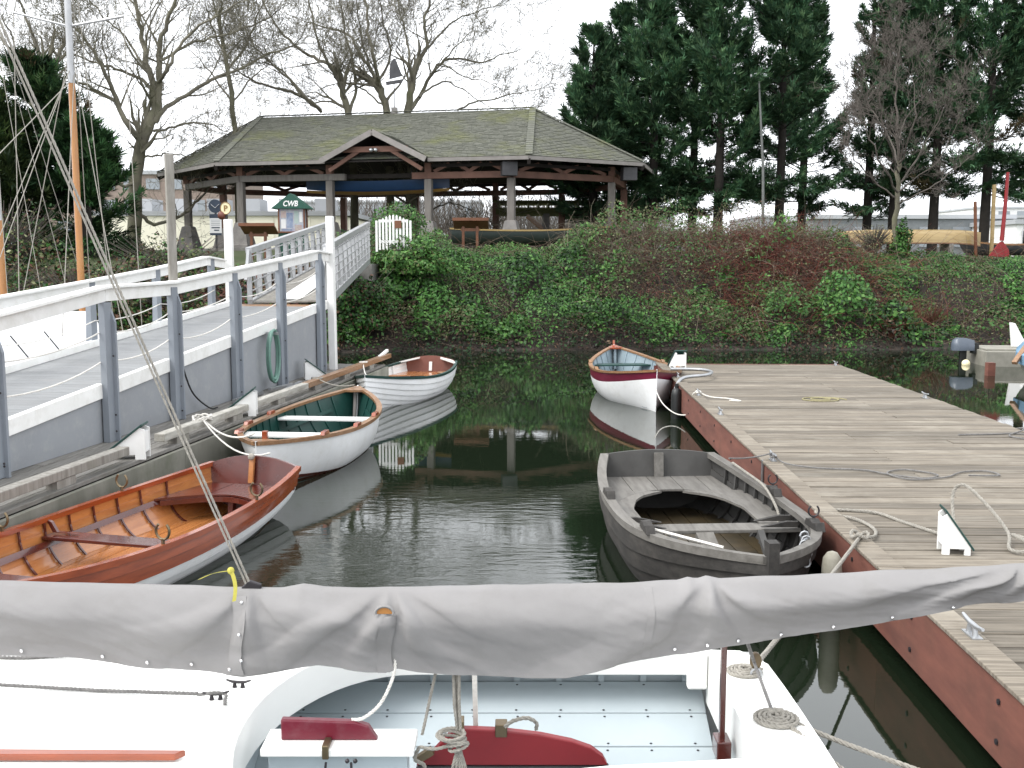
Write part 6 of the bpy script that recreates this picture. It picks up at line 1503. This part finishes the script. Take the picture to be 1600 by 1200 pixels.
# ivy collar on the twiggy tree and shrubs at left
leaf_shrub('bushy green ivy climbing the trunk of the twiggy grey tree', 12.65, 34.4, .34, .34, 1.1, 1500, [('ivy',5),('ivy2',3),('dark',2)], 10, 'ivy_collar', .11, z=2.65)
leaf_shrub('grey green brushy shrub in front of the canoe bow', 11.8, 34.6, .75, .5, .95, 900, [('pale',4),('olive',5)], 160, 'brushy_shrub', .06, z=2.6)
LS = [('ivy',2),('olive',3),('dark',3),('brown',2.2),('pale',.8)]
for lb, x, y, rx, ry, h_, n in (('dull green shrub behind the covered yacht, leftmost of the bank shrubs',-12.6,24.6,1.9,1.3,1.7,3600),('brownish green shrub behind the varnished mast',-10.3,25.3,1.6,1.2,1.6,3200),('grey green shrub behind the left ramp rail',-8.7,26.3,1.5,1.1,1.5,3000),('low brown shrub at the foot of the forked tree',-9.6,29.5,2.0,1.0,1.3,2600),('round bush at the foot of the conifers far left',-13.5,28,2.0,1.2,2.1,3600)):
    leaf_shrub(lb, x, y, rx, ry, h_, n, LS, 190, size=.12, group='shrubs on the left bank')
leaf_shrub('shaded ivy bush hanging below the upper gangway', -4.5, 29.3, 1.2, .8, 1.5, 5000, [('ivy',4),('dark',4),('brown',1.5)], 60, 'gangway_bush', .12, z=.6)
leaf_shrub('big glossy green bush beside the upper end of the gangway', -2.85, 30.9, 1.15, .9, .95, 5200, [('ivy',4),('ivy2',4),('olive',1.5)], 50, 'gangway_bush', .12, z=2.1)
def thicket():
    mb = MB()
    for _ in range(2600):
        x = rng.uniform(-13,9); y = rng.uniform(66,76); z = terr(x,y); h_ = rng.uniform(1.5,4.6)*(.6+.5*abs(noise.noise(V((x*.3,0,1))))+.3)
        p = V((x,y,z)); d = V((rng.gauss(0,.35),0,1)).normalized(); mb.tube([p,p+d*h_*.5,p+d*h_+V((rng.gauss(0,.5),0,0))], [.035,.022,.010], 3, cap=False)
    tag(mb.build('bare_thicket', M_twigp), 'far off mass of bare brown twigs seen through the pavilion', 'thicket', kind='stuff')
thicket()
def litter():
    C = []; K = []
    while len(C) < 16000:
        x = rng.uniform(-15,-4.6); y = shore(x)+rng.uniform(.1,9); p = rng.random(); c = PAL['brown' if p < .5 else 'red' if p < .66 else 'tan' if p < .8 else 'dark' if p < .9 else 'ivy']; k_ = rng.uniform(.6,1.4)
        C.append((x,y,terr(x,y)+rng.uniform(.01,.16))); K.append([q*k_ for q in c])
    o = leafcloud('leaf_litter', np.array(C), np.tile([[0,-.3,1.]],(len(C),1)), np.full(len(C),.15), np.array(K), M_leaf, flop=.5); tag(o, 'brown fallen leaves carpeting the bank left of the gangway', 'leaves', kind='stuff')
litter()
def pebbles():
    mb = MB()
    for _ in range(260):
        x = rng.uniform(-4.5,20); t = rng.uniform(-.15,.75); y = shore(x)+t; r_ = rng.uniform(.015,.055)*(1 if rng.random() < .93 else 1.8)
        mb.ball((x,y,terr(x,y)+r_*.3), r_, 6, 4, (1.2,.9,.6))
    tag(mb.build('shore_stones', M_soil, smooth=60), 'scattered stones along the muddy waterline of the far bank', 'stones', kind='stuff')
pebbles()
def hills():
    mb = MB(); xs = np.linspace(-500,500,120); vs = []
    for x in xs: vs += [(x,620,0),(x,640,14+10*noise.noise(V((x*.006,0,0)))+2.5*noise.noise(V((x*.05,3,0)))),(x,760,0)]
    mb.v = vs; mb.f = [(i*3+j,(i+1)*3+j,(i+1)*3+j+1,i*3+j+1) for i in range(len(xs)-1) for j in range(2)]; mb.m = [0]*len(mb.f)
    tag(mb.build('hills', mat('hazy_hill', (.24,.26,.28), (.20,.22,.24), rough=1, scale=.05, bump=0), smooth=60), kind='structure')
hills()
for o in bpy.data.objects:
    if '_w' in o: del o['_w']
